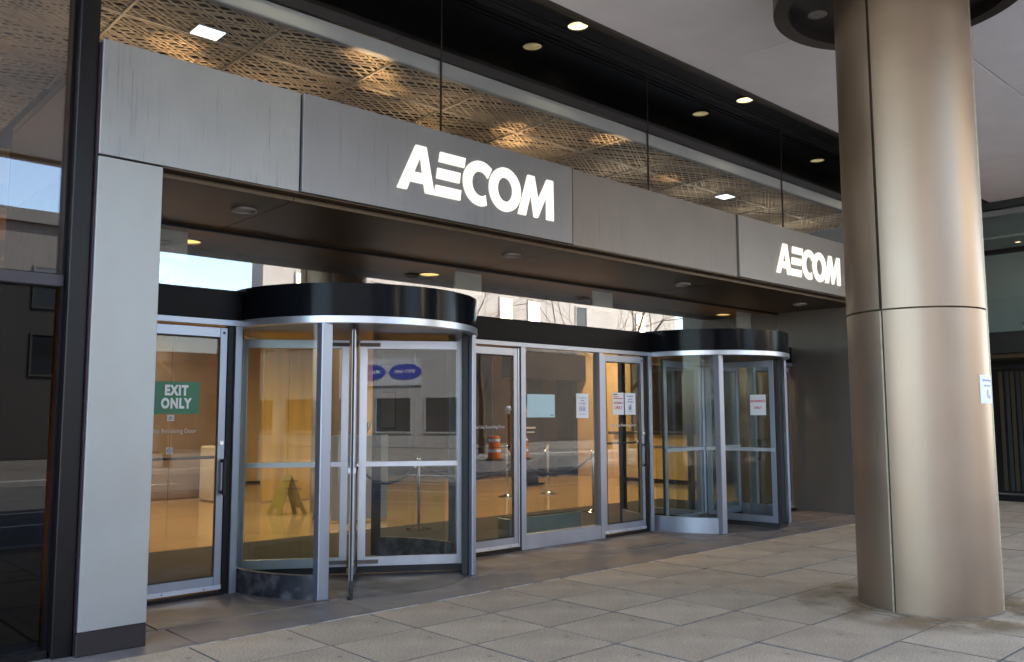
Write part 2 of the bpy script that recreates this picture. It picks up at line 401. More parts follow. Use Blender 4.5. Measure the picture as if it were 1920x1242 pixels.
# soffit panels: joints run to the street, one long joint parallel to the front
for a, b in zip((-3.2, .1, 3.14, 6.18, 9.22, 12.26), (.1, 3.14, 6.18, 9.22, 12.26, 15.2)):
    for c, d in ((YS, -2.75), (-2.75, -5.2), (-5.2, -7.6)):
        part('soffit_panel', MB().box(a+.008, b-.008, d+.008, c-.008, ZS, ZS+.05), M_soffit, bld, bevel=.004)
part('soffit_backing', MB().box(-3.2, 15.2, -7.6, YS, ZS+.055, ZS+.2), M_joint, bld)
part('edge_bar', MB().box(-3.2, 15.2, YS-.0, YS+.09, ZS-.012, ZS+.25), mat('edge bar bronze', (.085,.07,.055), .45, .5, .2, 9), bld, bevel=.006)
part('recess_ceiling', MB().box(-3.2, 15.2, YS+.09, .19, 5.575, 5.65), M_darksoffit, bld)
part('slot_diffuser', MB().box(-3.2, 15.2, .02, .055, 5.566, 5.574).box(-3.2, 15.2, .085, .12, 5.566, 5.574), M_cap, bld)
for a, b in ((-3.2, -.03), (-.03, 3.05), (3.05, 6.15), (6.15, 9.184), (9.184, 12.3), (12.3, 15.2)):
    part('spandrel_pane', MB().box(a+.004, b-.004, .2, .215, 4.865, 5.575), M_spandrel, bld)
    part('wall_pane', MB().box(a+.004, b-.004, .2, .215, 4.075 if b > 0 else 2.45, 4.86), M_glass_up if b > 0 else glass('left wall glass', (.84,.85,.85), .085, .5, 2.8, wob=.01), bld)
    part('joint_seal', MB().box(b-.006, b+.006, .196, .216, 4.08, 5.57), M_cap, bld)
part('ceiling_trim', MB().box(-3.2, 12.2, .225, .30, 4.715, 4.86), M_trim, bld, bevel=.01)
# upper storey and roof (outside the frame, it shades the forecourt)
part('upper_storey', MB().box(-3.2, 36, -7.6, 22, 5.70, 7.4), M_cgrey, bld)
part('outer_edge', MB().box(-3.2, 15.2, -7.75, -7.62, 5.33, 5.69), M_cap, bld)
# left glass wall with bronze mullion
part('mullion', MB().box(-.135, -.012, .05, .34, 0, 5.5), M_bronze, bld, bevel=.006)
part('glass_stop', MB().box(-.155, -.137, .14, .24, 0, 4.8), M_bronze, bld)
part('transom_bar', MB().box(-3.2, -.14, .13, .26, 2.365, 2.45), mat('bronze bar', (.035,.030,.036), .4, .4, .2, 9), bld, bevel=.006)
part('sill', MB().box(-3.2, -.14, .10, .26, -.01, .055), M_bronze, bld, bevel=.006)
part('lower_pane', MB().box(-3.2, -.17, .2, .215, .055, 2.365), glass('dark lower glass', (.16,.16,.16), .028, .5, 2.8), bld)
# right wing: glazed wall facing the forecourt
wx = 15.2
part('floor_band', MB().box(wx-.05, wx+.25, -4.2, 1.6, 2.62, 3.0), mat('dark band', (.02,.021,.022), .35, .2, .2, 6), bld)
part('wing_rail', MB().box(wx-.07, wx+.05, -4.2, 1.6, 4.42, 4.50), M_bronze, bld)
part('wing_head', MB().box(wx-.06, wx+.1, -4.2, 1.6, 5.25, 5.38), mat('wing head', (.035,.045,.046), .4, .1, .1, 5), bld)
part('wing_pane', MB().box(wx, wx+.02, -4.2, 1.6, 4.5, 5.25), M_glass_up, bld)
part('wing_pane', MB().box(wx, wx+.02, -4.2, 1.6, 3.0, 4.42), M_glass_up, bld)
part('wing_pane', MB().box(wx, wx+.02, -4.2, 1.6, .10, 2.34), M_glass_up, bld)
part('wing_rail', MB().box(wx-.06, wx+.05, -4.2, 1.6, 2.34, 2.40), M_bronze, bld)
part('wing_sill', MB().box(wx-.08, wx+.1, -4.2, 1.6, -.02, .10), M_bronze, bld)
part('wing_back', MB().box(wx+1.2, wx+1.3, -4.2, 1.6, 3.0, 5.38), M_teal, bld)
part('wing_slab', MB().box(wx+.25, wx+1.3, -4.2, 1.6, 2.75, 3.0), M_cgrey, bld)
part('wing_ceiling', MB().box(wx+.25, wx+1.3, -4.2, 1.6, 2.55, 2.62), mat('wing ceiling', (.10,.07,.04), .6, 0, .2, 5), bld)
part('wing_back', MB().box(wx+1.6, wx+1.7, -4.2, 1.6, 0, 2.6), M_plenum, bld)
for k, y in enumerate([-.44, -.55, -.635, -.73, -.81, -.90, -1.0, -1.1, -1.22]):
    mb = MB(); n = 12
    P = [(wx+.35+.03*math.sin(i*2.1), y+.028-.056*i/n) for i in range(n+1)]
    P2 = [(p[0]+.012, p[1]) for p in reversed(P)]
    mb.prism(P+P2, 'z', .15, 2.3)
    part('curtain', mb, M_curtain if k % 2 else M_curtain2, bld)
for y, z, lab in ((-.80, 4.36, 'small ceiling light behind the upper wing glass close to the column'), (-1.06, 4.36, 'small ceiling light behind the upper wing glass at the picture edge')):
    t = thing('wing_light', lab, 'light', (wx+.6, y, 5.2), 'ceiling lights in the right wing')
    part('ring', MB().arc((wx+.6, y), .05, .07, 0, 2*PI, 4.70, 4.715, 18), M_cap, t, smooth=True); part('lens', MB().disc((wx+.6, y), .049, 4.702, 4.71, 18), E_warm, t)
part('upper_ceiling', MB().box(wx+.05, wx+1.19, -4.2, 1.6, 4.716, 4.76), M_teal, bld)
o = thing('potted_plant', 'small green potted plant on the upper window ledge behind the column', 'plant', (wx+.45, -.90, 3.0))
part('pot', MB().lathe((wx+.45, -.90, 3.0), [(0,.0),(.035,0),(.05,.12),(.04,.12),(.0,.11)], 14), M_white, o, smooth=True)
mb = MB()
for k in range(26):
    a = random.uniform(0, 2*PI); l = random.uniform(.04,.10); h = random.uniform(.03,.09)
    c = Vector((wx+.45, -.90, 3.11)); e = c + Vector((math.cos(a)*l, math.sin(a)*l, h)); s_ = Vector((-math.sin(a), math.cos(a), 0))*.016
    mid = (c+e)/2 + Vector((0,0,.02)); mb.add([c, mid-s_, e, mid+s_], [(0,1,2,3)])
part('leaves', mb, M_leaf, o, kind='stuff')

# ------------------------------------------------------------------ entrance portal
por = thing('entrance_portal', 'weathered steel entrance surround with a wide fascia and a pale left pier', 'entrance surround', (0,0,0))
H1, H2 = 3.270, 4.0715
PE = 11.62
def panel(x0, x1, y, m_, lab=None):
    part('fascia_panel', MB().box(x0, x1, y, .11, H1, H2), m_, por, bevel=.0025, label=lab)
panel(0.0, 1.484, 0.0, mat('pale drip stained steel', (.285,.29,.292), .42, .5, .08, 2.0, streak=.42, streak_scale=42, bump=.02, bscale=3), 'pale panel with fine vertical drip stains')
panel(1.500, 4.592, -.022, M_signpanel, 'grey panel that carries the larger sign')
panel(4.628, 7.672, .004, mat('brown grey steel', (.21,.19,.18), .45, .5, .08, 2.0, streak=.25, streak_scale=44, bump=.02, bscale=3), 'plain brown grey panel')
panel(7.684, PE, -.022, mat('grey sign panel far', (.255,.242,.235), .42, .5, .06, 2.0, streak=.12, streak_scale=15))
part('fascia_backing', MB().box(.004, PE-.004, .112, .18, H1+.01, H2-.01), M_bronze, por)
part('box_top', MB().box(.0, PE, .19, 2.4, 4.0, 4.06), M_bronze, por)
part('box_side', MB().box(.0, .03, .35, 2.4, 3.3, 3.99), mat('vestibule cladding', (.20,.155,.115), .45, .4, .1, 3, stretch=(1,1,.3)), por)
part('box_side', MB().box(PE-.03, PE, .35, 2.4, 3.3, 3.99), M_bronzesoffit, por)
part('box_back', MB().box(.0, PE, 2.4, 2.46, 2.75, 4.0), M_bronze, por)
part('pier', MB().box(0, .4264, 0, .30, .1507, H1-.014), M_pier, por, bevel=.0025)
part('pier_edge', MB().box(-.012, -.002, .02, .34, .15, H2-.02), mat('plum edge', (.03,.016,.022), .4, .2, .2, 6), por)
part('plinth', MB().box(-.01, .424, -.012, .30, 0, .1505), M_plinth, por, bevel=.006)
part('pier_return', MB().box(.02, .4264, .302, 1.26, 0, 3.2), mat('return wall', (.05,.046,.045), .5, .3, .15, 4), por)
part('end_wall', MB().box(11.19, PE, .0, 2.4, 0, 3.21), mat('brown steel end wall', (.16,.145,.13), .42, .55, .12, 2, stretch=(1,1,.3)), por)
part('side_cheek', MB().box(0, .03, .35, 2.4, 0, 3.29), M_bronze, por)
# sloped-back underside: drop lip then soffit panels
part('soffit_lip', MB().box(.43, 11.19, .012, .105, H1-.012, H1-.002), M_bronzesoffit, por)
ZP = 3.215
def lit_soffit(name, xa, xb, ya, yb):
    part(name, MB().box(xa+.003, xb-.003, ya+.003, yb-.003, ZP, ZP+.04), M_bronzesoffit, por, bevel=.003)
for xa, xb in ((.43, 1.5), (1.5, 4.6), (4.6, 7.68), (7.68, 11.19)):
    lit_soffit('soffit_panel', xa, xb, .106, 1.47)
part('soffit_step', MB().box(.43, 11.19, .106, .118, ZP+.041, H1-.003), M_bronze, por)
for xa, xb in ((.03, 3.0), (3.0, 6.0), (6.0, 9.0), (9.0, 11.6)):
    part('vestibule_ceiling', MB().box(xa+.003, xb-.003, 1.53, 2.4, ZP-.01, ZP+.03), mat('warm vestibule ceiling', (.34,.19,.07), .5, 0, .1, 2), por)

# signs
A_out = [(2.59,3.881),(2.704,3.881),(2.797,3.467),(2.698,3.467),(2.681,3.545),(2.529,3.545),(2.497,3.467),(2.395,3.467)]
A_in = [(2.642,3.787),(2.665,3.636),(2.573,3.636)]
E_bars = [[(2.862,3.874),(3.155,3.874),(3.139,3.781),(2.847,3.781)], [(2.833,3.722),(3.095,3.722),(3.083,3.625),(2.821,3.625)], [(2.813,3.563),(3.104,3.563),(3.091,3.467),(2.797,3.467)]]
M_pts = [(3.949,3.871),(4.037,3.871),(4.088,3.643),(4.213,3.871),(4.300,3.871),(4.306,3.461),(4.205,3.461),(4.204,3.70),(4.083,3.461),(4.032,3.461),(3.988,3.69),(3.917,3.461),(3.814,3.461)]
def ell(cx, cz, rx, rz, a0, a1, n): return [(cx+rx*math.cos(math.radians(a0+(a1-a0)*i/n)), cz+rz*math.sin(math.radians(a0+(a1-a0)*i/n))) for i in range(n+1)]
def make_sign(label, T, y):
    s = thing('illuminated_sign', label, 'sign', (*[T((2.395,3.467))[0], y], T((2.395,3.467))[1]), 'lit letter signs on the fascia')
    ya, yb = y-.012, y+.004
    def P(l): return [T(p) for p in l]
    mb = MB()
    # letter A as a closed band: outer loop with the counter cut by quads
    o = A_out; q = A_in
    for poly in ([o[0], q[0], q[2], (2.529,3.545), (2.497,3.467), o[7]], [o[0], o[1], (2.797,3.467), (2.698,3.467), (2.681,3.545), q[1], q[0]], [q[2], q[1], (2.681,3.545), (2.529,3.545)]):
        mb.prism(P(poly), 'y', ya, yb)
    part('letter', mb, E_sign, s)
    mb = MB()
    for b in E_bars: mb.prism(P(b), 'y', ya, yb)
    part('letter', mb, E_sign, s)
    oc = ell(3.336, 3.67, .208, .2135, 48, 291, 30); ic = ell(3.338, 3.668, .106, .118, 33, 304, 30)
    mb = MB()
    for i in range(30): mb.prism(P([oc[i], oc[i+1], ic[i+1], ic[i]]), 'y', ya, yb)
    part('letter', mb, E_sign, s)
    mb = MB().ring(P(ell(3.648,3.668,.203,.2135,0,360,36)[:-1]), P(ell(3.648,3.668,.0985,.118,0,360,36)[:-1]), 'y', ya, yb)
    part('letter', mb, E_sign, s)
    mm = M_pts; mb = MB()
    for poly in ([mm[0], mm[1], (3.988+.0,3.69), mm[11], mm[12]], [mm[1], mm[2], mm[8], mm[9], mm[10]], [mm[3], mm[4], mm[7], mm[8], mm[2]], [mm[4], mm[5], mm[6], mm[7]]):
        mb.prism(P(poly), 'y', ya, yb)
    part('letter', mb, E_sign, s)
    return s
make_sign('larger glowing white letter sign on the grey fascia panel above the left doors', lambda p: p, -.026)
make_sign('smaller looking glowing white letter sign at the far end beside the column', lambda p: (8.56+(p[0]-2.395)*.938, p[1]-.045), -.026)

# soffit downlights, unlit (in front of the glass) and amber (behind it)
def downlight_mesh(c, r, z):
    return MB().arc(c, r*.86, r, 0, 2*PI, z-.018, z, 24), MB().disc(c, r*.85, z-.006, z-.001, 24)
M_grey = mat('grey lamp ring', (.33,.32,.31), .4, .5, .05, 9)
for k, (x, lab) in enumerate(((1.33,'unlit round grey soffit light nearest the pale left pier'),(4.33,'unlit round soffit light below the right end of the larger sign'),(7.35,'unlit round soffit light below the plain fascia panel'),(10.33,'unlit round soffit light under the smaller sign'))):
    a, b = downlight_mesh((x, .62), .10, ZP)
    t = thing('soffit_light', lab, 'light', (x, .62, ZP), 'unlit soffit lights')
    part('ring', a, M_grey, t, smooth=True); part('lens', b, mat('frosted lens', (.30,.28,.27), .35, .2, .05, 9), t)
for k, (x, lab) in enumerate(((1.47,'glowing amber ceiling light half hidden by the grey board near the left pier'),(4.37,'glowing amber ceiling light above the left revolving door'),(7.42,'glowing amber ceiling light half hidden by a grey board in the middle'),(10.5,'glowing amber ceiling light above the right revolving door'))):
    a, b = downlight_mesh((x, 2.10), .135, ZP-.01)
    t = thing('vestibule_light', lab, 'light', (x, 2.10, ZP), 'lit amber vestibule lights')
    part('ring', a, M_grey, t, smooth=True); part('lens', b, E_amber, t)
    l = bpy.data.lights.new('lamp', 'SPOT'); l.energy = 14; l.color = (1,.62,.26); l.spot_size = 2.4; l.spot_blend = .6; l.shadow_soft_size = .08
    lo = bpy.data.objects.new('lamp', l); COL.objects.link(lo); lo.location = (x, 2.10, ZP-.05)
for x, w_, lab in ((1.06,.52,'grey board hung from the ceiling beside the pale left pier'),(4.68,.40,'grey hanging board just right of the left revolving door'),(7.07,.40,'grey hanging board above the middle right glass door'),(10.56,.40,'grey hanging board above the right revolving door')):
    o = part('hanging_board', MB().box(x-w_/2, x+w_/2, 1.74, 1.77, 2.94, ZP-.012), M_panelgrey, bevel=.004); tag(o, lab, 'board', 'grey boards behind the transom glass')

# recessed lamps in the outer slot
for x, lab in ((1.45,'recessed slot lamp beyond the left end of the picture'),(4.58,'bright recessed slot lamp nearest the camera beside the pale soffit edge'),(7.73,'recessed slot lamp between the larger sign and the column'),(10.9,'recessed slot lamp close behind the bronze column')):
    c = (x, -.14); t = thing('recessed_lamp', lab, 'light', (x, -.14, 5.57), 'recessed lamps in the dark slot')
    part('ring', MB().arc(c, .105, .125, 0, 2*PI, 5.55, 5.574, 28), M_cap, t, smooth=True)
    part('reflector', MB().lathe((x, -.14, 5.574), [(.105,-.012),(.10,-.006),(.0,-.004)], 24), E_warm, t, smooth=True)
    l = bpy.data.lights.new('lamp', 'SPOT'); l.energy = 3; l.color = (1,.85,.55); l.spot_size = 1.6; l.spot_blend = .7; l.shadow_soft_size = .06
    lo = bpy.data.objects.new('lamp', l); COL.objects.link(lo); lo.location = (x, -.14, 5.53)

# ------------------------------------------------------------------ lattice ceiling behind the glass
ceil = thing('lattice_ceiling', 'gold brown woven lattice ceiling behind the glass above the portal', 'ceiling', (0,0,4.72))
TX, TY = 1.08, .72
def clip_line(p, d, w_, X, Y):
    # strip polygon (centre p, direction d, half width w_) clipped to the tile
    n = Vector((-d.y, d.x)); poly = [p-d*3-n*w_, p+d*3-n*w_, p+d*3+n*w_, p-d*3+n*w_]
    for axis, lim, sgn in ((0,0,1),(0,X,-1),(1,0,1),(1,Y,-1)):
        o = []
        for i in range(len(poly)):
            a, b = poly[i], poly[(i+1) % len(poly)]
            fa, fb = (a[axis]-lim)*sgn, (b[axis]-lim)*sgn
            if fa >= 0: o.append(a)
            if fa*fb < 0: o.append(a+(b-a)*(fa/(fa-fb)))
        poly = o
        if len(poly) < 3: return None
    return [(q.x, q.y) for q in poly]
def tile_mesh(seed):
    rnd = random.Random(seed); mb = MB()
    for az, z0, z1 in ((59, 0, .012), (115, .0125, .024)):
        d = Vector((math.sin(math.radians(az)), math.cos(math.radians(az)))); n = Vector((-d.y, d.x))
        t = -1.6
        while t < 1.6:
            t += rnd.choice((.032, .046, .062, .085))
            P = clip_line(Vector((TX/2, TY/2))+n*t, d, .0037, TX-.012, TY-.012)
            if P: mb.prism(P, 'z', z0, z1)
    # wider slats that run along the sides
    mb.box(0, TX-.012, 0, .016, .001, .0245); mb.box(0, .016, .016, TY-.012, .001, .0245)
    return mesh('lattice_tile', mb, M_lattice)
tiles = [tile_mesh(s) for s in range(5)]
x0s = 5.82 - 8*TX
for i in range(0, 14):
    for j in range(0, 9):
        x = x0s + i*TX; y = .55-TY*.42 + j*TY
        if x > -.2 and j > 3: continue
        if x > 12.0: continue
        place('lattice_tile', tiles[(i*2+j*3) % 5], ceil, (x+.006, y+.006, 4.735))
for i in range(0, 15): 
    x = x0s+i*TX
    if x < 12.3: part('grid_bar', MB().box(x-.009, x+.009, .31, 6.5 if x < -.2 else 3.1, 4.722, 4.734), M_tbar, ceil)
for j in range(0, 9):
    y = .55-TY*.42+j*TY+.0
    if y < .32: continue
    part('grid_bar', MB().box(x0s, 12.2 if j < 4 else .1, y-.009, y+.009, 4.715, 4.7215), M_tbar, ceil)
part('plenum', MB().box(-3.2, 12.2, .22, 3.1, 5.0, 5.05).box(-3.2, 1.0, 3.1, 8, 5.0, 5.05), M_plenum, ceil)
for x, y, lab in ((1.05, .80, 'bright square ceiling light in the lattice above the left pier'), (8.92, .97, 'small bright square ceiling light in the lattice above the plain fascia panel')):
    t = thing('ceiling_light', lab, 'light', (x, y, 4.71), 'square lights in the lattice ceiling')
    part('frame', MB().box(x-.125, x+.125, y-.11, y+.11, 4.706, 4.713), M_grey, t)
    mb = MB()
    for k in range(6):
        for q in range(3): mb.box(x-.112+k*.0385, x-.112+k*.0385+.030, y-.095+q*.066, y-.095+q*.066+.056, 4.700, 4.7055)
    part('lamp_cells', mb, E_cool, t)
    part('diffuser', MB().box(x-.115, x+.115, y-.10, y+.10, 4.7056, 4.7059), emit('cool diffuser', (.85,.9,1), .10), t)
# uplights on top of the portal that graze the lattice
for x, y, e in ((2.33,.34,5),(2.62,.62,5),(2.86,.88,3),(4.66,.95,4),(4.95,1.25,6),(5.74,.42,4),(.98,1.28,4),(1.22,1.62,5),(-.3,4.2,9),(.0,4.9,9),(3.9,1.6,2.5),(7.6,1.0,2)):
    l = bpy.data.lights.new('lamp', 'SPOT'); l.energy = e; l.color = (1,.66,.34); l.spot_size = .95; l.spot_blend = 1; l.shadow_soft_size = .05
    lo = bpy.data.objects.new('lamp', l); COL.objects.link(lo); lo.location = (x, y, 4.16); lo.rotation_euler = (PI, 0, 0)

for x, y, e in ((.6,1.2,1.6),(2.0,1.3,1.6),(3.6,.9,1.6),(5.2,1.0,1.6),(6.8,1.0,1.4),(8.4,1.0,1.5),(10.0,1.0,1.6),(11.4,1.2,1.8),(-.9,2.2,4),(-.5,4.2,6),(-1.8,3.2,4)):  # added fill: wide unseen spots that brighten the lattice, no fittings of their own
    l = bpy.data.lights.new('lamp', 'SPOT'); l.energy = e; l.color = (1,.76,.5) if x < 6 else (1,.93,.82); l.spot_size = 2.5; l.spot_blend = 1; l.shadow_soft_size = .12
    lo = bpy.data.objects.new('lamp', l); COL.objects.link(lo); lo.location = (x, y, 4.12); lo.rotation_euler = (PI, 0, 0)

# ------------------------------------------------------------------ storefront frame, header, transoms
sf = thing('storefront', 'aluminium framed glass storefront under a black header band', 'storefront', (.43, D, 0))
def sbox(name, m_, *a, bevel=.003): return part(name, MB().box(*a), m_, sf, bevel=bevel)
for xa, xb in ((.43, 1.655), (4.085, 7.535), (9.965, 11.19)):
    sbox('header_band', M_header, xa, xb, D, 1.49, 2.372, 2.632)
    sbox('head_rail', M_alu, xa, xb, D-.012, 1.40, 2.315, 2.368)
for xa in (1.577, 9.965): sbox('mullion', M_alu, xa, xa+.065, D-.03, D+.09, 0, 2.313)
sbox('mullion', M_alu, 5.06, 5.134, D-.02, D+.10, 0, 2.313)
sbox('mullion', M_alu, 6.423, 6.497, D-.02, D+.10, 0, 2.313)
sbox('mullion', M_alu, 7.40, 7.465, D-.03, D+.10, 0, 2.313)
sbox('mullion', M_alu, 4.085, 4.14, D-.03, D+.10, 0, 2.313)
sbox('jamb', M_bronze, 1.52, 1.575, D, D+.07, 0, 2.31)
sbox('jamb', M_bronze, .43, .50, D, D+.07, 0, 2.31)
sbox('jamb', M_bronze, 7.335, 7.398, D, D+.07, 0, 2.31)
sbox('sill', M_alu, 5.136, 6.421, D-.015, D+.09, 0, .165)
part('fixed_pane', MB().box(5.136, 6.421, D+.03, D+.04, .166, 2.313), M_glass, sf)
sbox('transom_head', M_bronze, .43, 11.19, 1.485, 1.528, ZP-.03, ZP-.001)
for xa, xb in ((.43, 2.72), (2.72, 5.73), (5.73, 8.74), (8.74, 11.19)):
    part('transom_pane', MB().box(xa+.003, xb-.003, 1.50, 1.51, 2.634, ZP-.03), M_glass_t, sf)
sbox('top_ledge', M_header, .43, 11.19, 1.491, 1.56, 2.56, 2.632)

def glass_door(label, x0, x1, hinge_left, lock=False, text=True, handle='pull'):
    t = thing('glass_door', label, 'door', (x0, D, 0), 'swing doors between the revolving doors')
    y0, y1 = D+.008, D+.052
    zb, zt = .045, 2.295; stl = .065
    mb = MB()
    mb.box(x0, x0+stl, y0, y1, zb, zt).box(x1-stl, x1, y0, y1, zb, zt)
    mb.box(x0+stl, x1-stl, y0, y1, zt-.085, zt).box(x0+stl, x1-stl, y0, y1, zb, zb+.11)
    part('frame', mb, M_alu, t, bevel=.003)
    part('glass_pane', MB().box(x0+stl, x1-stl, D+.025, D+.033, zb+.11, zt-.085), M_glass, t)
    part('glazing_bead', MB().box(x0+stl, x1-stl, y0-.003, y0, zb+.111, zb+.122).box(x0+stl, x1-stl, y0-.003, y0, zt-.098, zt-.086).box(x0+stl, x0+stl+.01, y0-.003, y0, zb+.122, zt-.098).box(x1-stl-.01, x1-stl, y0-.003, y0, zb+.122, zt-.098), M_rubber, t)
    part('push_bar', MB().tube([(x0+stl, D+.075, 1.165), (x1-stl, D+.075, 1.165)], .014, 10), mat('black bar', (.02,.02,.022), .35, .4, .1, 9), t, smooth=True)
    part('kick_strip', MB().box(x0, x1, D+.0, y0-.001, zb, zb+.035), M_alu2, t)
    s = x1-stl*.5 if hinge_left else x0+stl*.5
    if handle:
        hx = s+.012
        mb = MB().box(hx-.016, hx+.016, D-.062, D-.036, .84, 1.155)
        mb.box(hx-.014, hx+.014, D-.036, y0, 1.12, 1.15).box(hx-.014, hx+.014, D-.036, y0, .85, .88)
        part('pull_handle', mb, M_rubber, t, bevel=.008)
    part('lock_cylinder', MB().prism([(s+.018*math.cos(2*PI*i/14), 1.29+.018*math.sin(2*PI*i/14)) for i in range(14)], 'y', D-.006, y0), M_chrome, t)
    if text:
        lettering('lettering', 'Please Use Revolving Door', .052, ((x0+x1)/2, D+.022, 1.395), FRONT, M_printgrey, t, sx=.9)
    mb = MB()
    for fx in (.15, .5, .85):
        xx = x0+(x1-x0)*fx; mb.prism([(xx+.006*math.cos(2*PI*i/8), zb+.017+.006*math.sin(2*PI*i/8)) for i in range(8)], 'y', D-.002, D+.001)
    mb.prism([(s+.012*math.cos(2*PI*i/10), zt-.045+.012*math.sin(2*PI*i/10)) for i in range(10)], 'y', D+.004, y0)
    part('screws', mb, M_rubber, t)
    part('threshold', MB().box(x0-.01, x1+.01, D-.03, D+.12, 0, .03), M_bronze, t)
    return t
gd1 = glass_door('glass exit door between the pale pier and the left revolving door', .505, 1.518, True)
gd2 = glass_door('narrow glass door right beside the left revolving door', 4.145, 5.030, False, handle=None)
gd3 = glass_door('glass entrance door with two paper notices left of the right revolving door', 6.503, 7.332, True)
gd4 = glass_door('partly hidden glass door between the right revolving door and the end wall', 10.04, 11.12, False, text=False)
part('astragal', MB().box(5.032, 5.047, D-.0, D+.06, .04, 2.30), M_alu2, gd2)
# notices on the glass
def flat(name, x0, x1, z0, z1, m_, label, cat, y=D+.022, group=None):
    t = thing(name, label, cat, ((x0+x1)/2, y, z0), group)
    part('sheet', MB().box(x0, x1, y-.0015, y, z0, z1), m_, t); return t
t = flat('exit_sign', .80, 1.285, 1.540, 1.812, M_green, 'green exit only sticker on the left glass door', 'sign')
lettering('lettering', 'EXIT', .114, (1.085, D+.019, 1.735), FRONT, M_print, t, sx=.74, bold=.006, spacing=1.18)
lettering('lettering', 'ONLY', .114, (1.085, D+.019, 1.625), FRONT, M_print, t, sx=.74, bold=.006, spacing=1.18)
t = flat('access_sticker', 1.015, 1.075, 1.480, 1.532, M_printgrey, 'small wheelchair symbol sticker below the green sign', 'sticker')
mb = MB()
cx_, cz_ = 1.043, 1.5
mb.ring([(cx_+.015*math.cos(2*PI*i/16), cz_+.013*math.sin(2*PI*i/16)) for i in range(16)], [(cx_+.011*math.cos(2*PI*i/16), cz_+.009*math.sin(2*PI*i/16)) for i in range(16)], 'y', D+.018, D+.0203)
mb.box(cx_-.004, cx_, D+.018, D+.0203, cz_+.004, cz_+.022).box(cx_, cx_+.014, D+.018, D+.0203, cz_+.004, cz_+.008)
part('symbol', mb, M_kick, t)
t = flat('smoking_sticker', 1.015, 1.07, 1.205, 1.26, M_printgrey, 'small square no smoking sticker above the door push bar', 'sticker')
mb = MB(); cx_, cz_ = 1.0425, 1.2325
mb.ring([(cx_+.021*math.cos(2*PI*i/18), cz_+.021*math.sin(2*PI*i/18)) for i in range(18)], [(cx_+.016*math.cos(2*PI*i/18), cz_+.016*math.sin(2*PI*i/18)) for i in range(18)], 'y', D+.018, D+.0203)
mb.prism([(cx_-.014,cz_+.010),(cx_-.010,cz_+.014),(cx_+.014,cz_-.010),(cx_+.010,cz_-.014)], 'y', D+.018, D+.0203)
part('symbol', mb, M_kick, t)
t = flat('blue_board', 5.195, 5.655, 1.500, 1.772, M_bluepaper, 'blank pale blue board on the middle fixed pane', 'board', D+.0285)
part('logo_mark', MB().box(5.575, 5.63, D+.024, D+.0268, 1.52, 1.535), M_blueprint, t)
t = flat('paper_notice', 6.035, 6.255, 1.490, 1.792, M_paper, 'white paper notice at the right side of the middle fixed pane', 'notice', D+.0285, 'paper notices on the glass')
for k, (zz, tx, s_) in enumerate(((1.74,'To ensure our',.026),(1.705,'safety',.026),(1.67,'6 feet apart',.026))): lettering('lettering', tx, s_, (6.145, D+.0265, zz), FRONT, M_blueprint, t)
mb = MB()
for k in range(4): mb.box(6.09+k*.03, 6.105+k*.03, D+.0250, D+.0268, 1.575, 1.625).box(6.093+k*.03, 6.102+k*.03, D+.0250, D+.0268, 1.63, 1.64)
part('figure_row', mb, M_blueprint, t); part('text_line', MB().box(6.075, 6.215, D+.0250, D+.0268, 1.535, 1.54), M_blueprint, t)
t = flat('entrance_notice', 6.712, 6.930, 1.530, 1.815, M_paper, 'white paper notice with red entrance only print beside the plainer sheet', 'notice', D+.022, 'paper notices on the glass')
part('text_line', MB().box(6.725, 6.80, D+.017, D+.0203, 1.785, 1.797), M_kick, t)
part('red_rule', MB().box(6.725, 6.905, D+.017, D+.0203, 1.735, 1.745).box(6.725, 6.82, D+.017, D+.0203, 1.762, 1.768), M_red, t)
lettering('lettering', 'ENTRANCE', .040, (6.821, D+.019, 1.68), FRONT, M_red, t, sx=.9)
lettering('lettering', 'ONLY', .060, (6.821, D+.019, 1.62), FRONT, M_red, t)
t = flat('paper_notice', 6.953, 7.170, 1.530, 1.813, M_paper, 'white paper notice with thin blue print next to the door pull', 'notice', D+.022, 'paper notices on the glass')
for k, (zz, tx) in enumerate(((1.77,'In order to'),(1.735,'protect'),(1.70,'our visitors'))): lettering('lettering', tx, .026, (7.06, D+.019, zz), FRONT, M_blueprint, t)
part('picture', MB().box(7.03, 7.045, D+.017, D+.0203, 1.59, 1.655).box(7.065, 7.08, D+.017, D+.0203, 1.59, 1.665).box(7.05, 7.06, D+.017, D+.0203, 1.60, 1.63).box(7.02, 7.10, D+.017, D+.0203, 1.568, 1.573), M_blueprint, t)

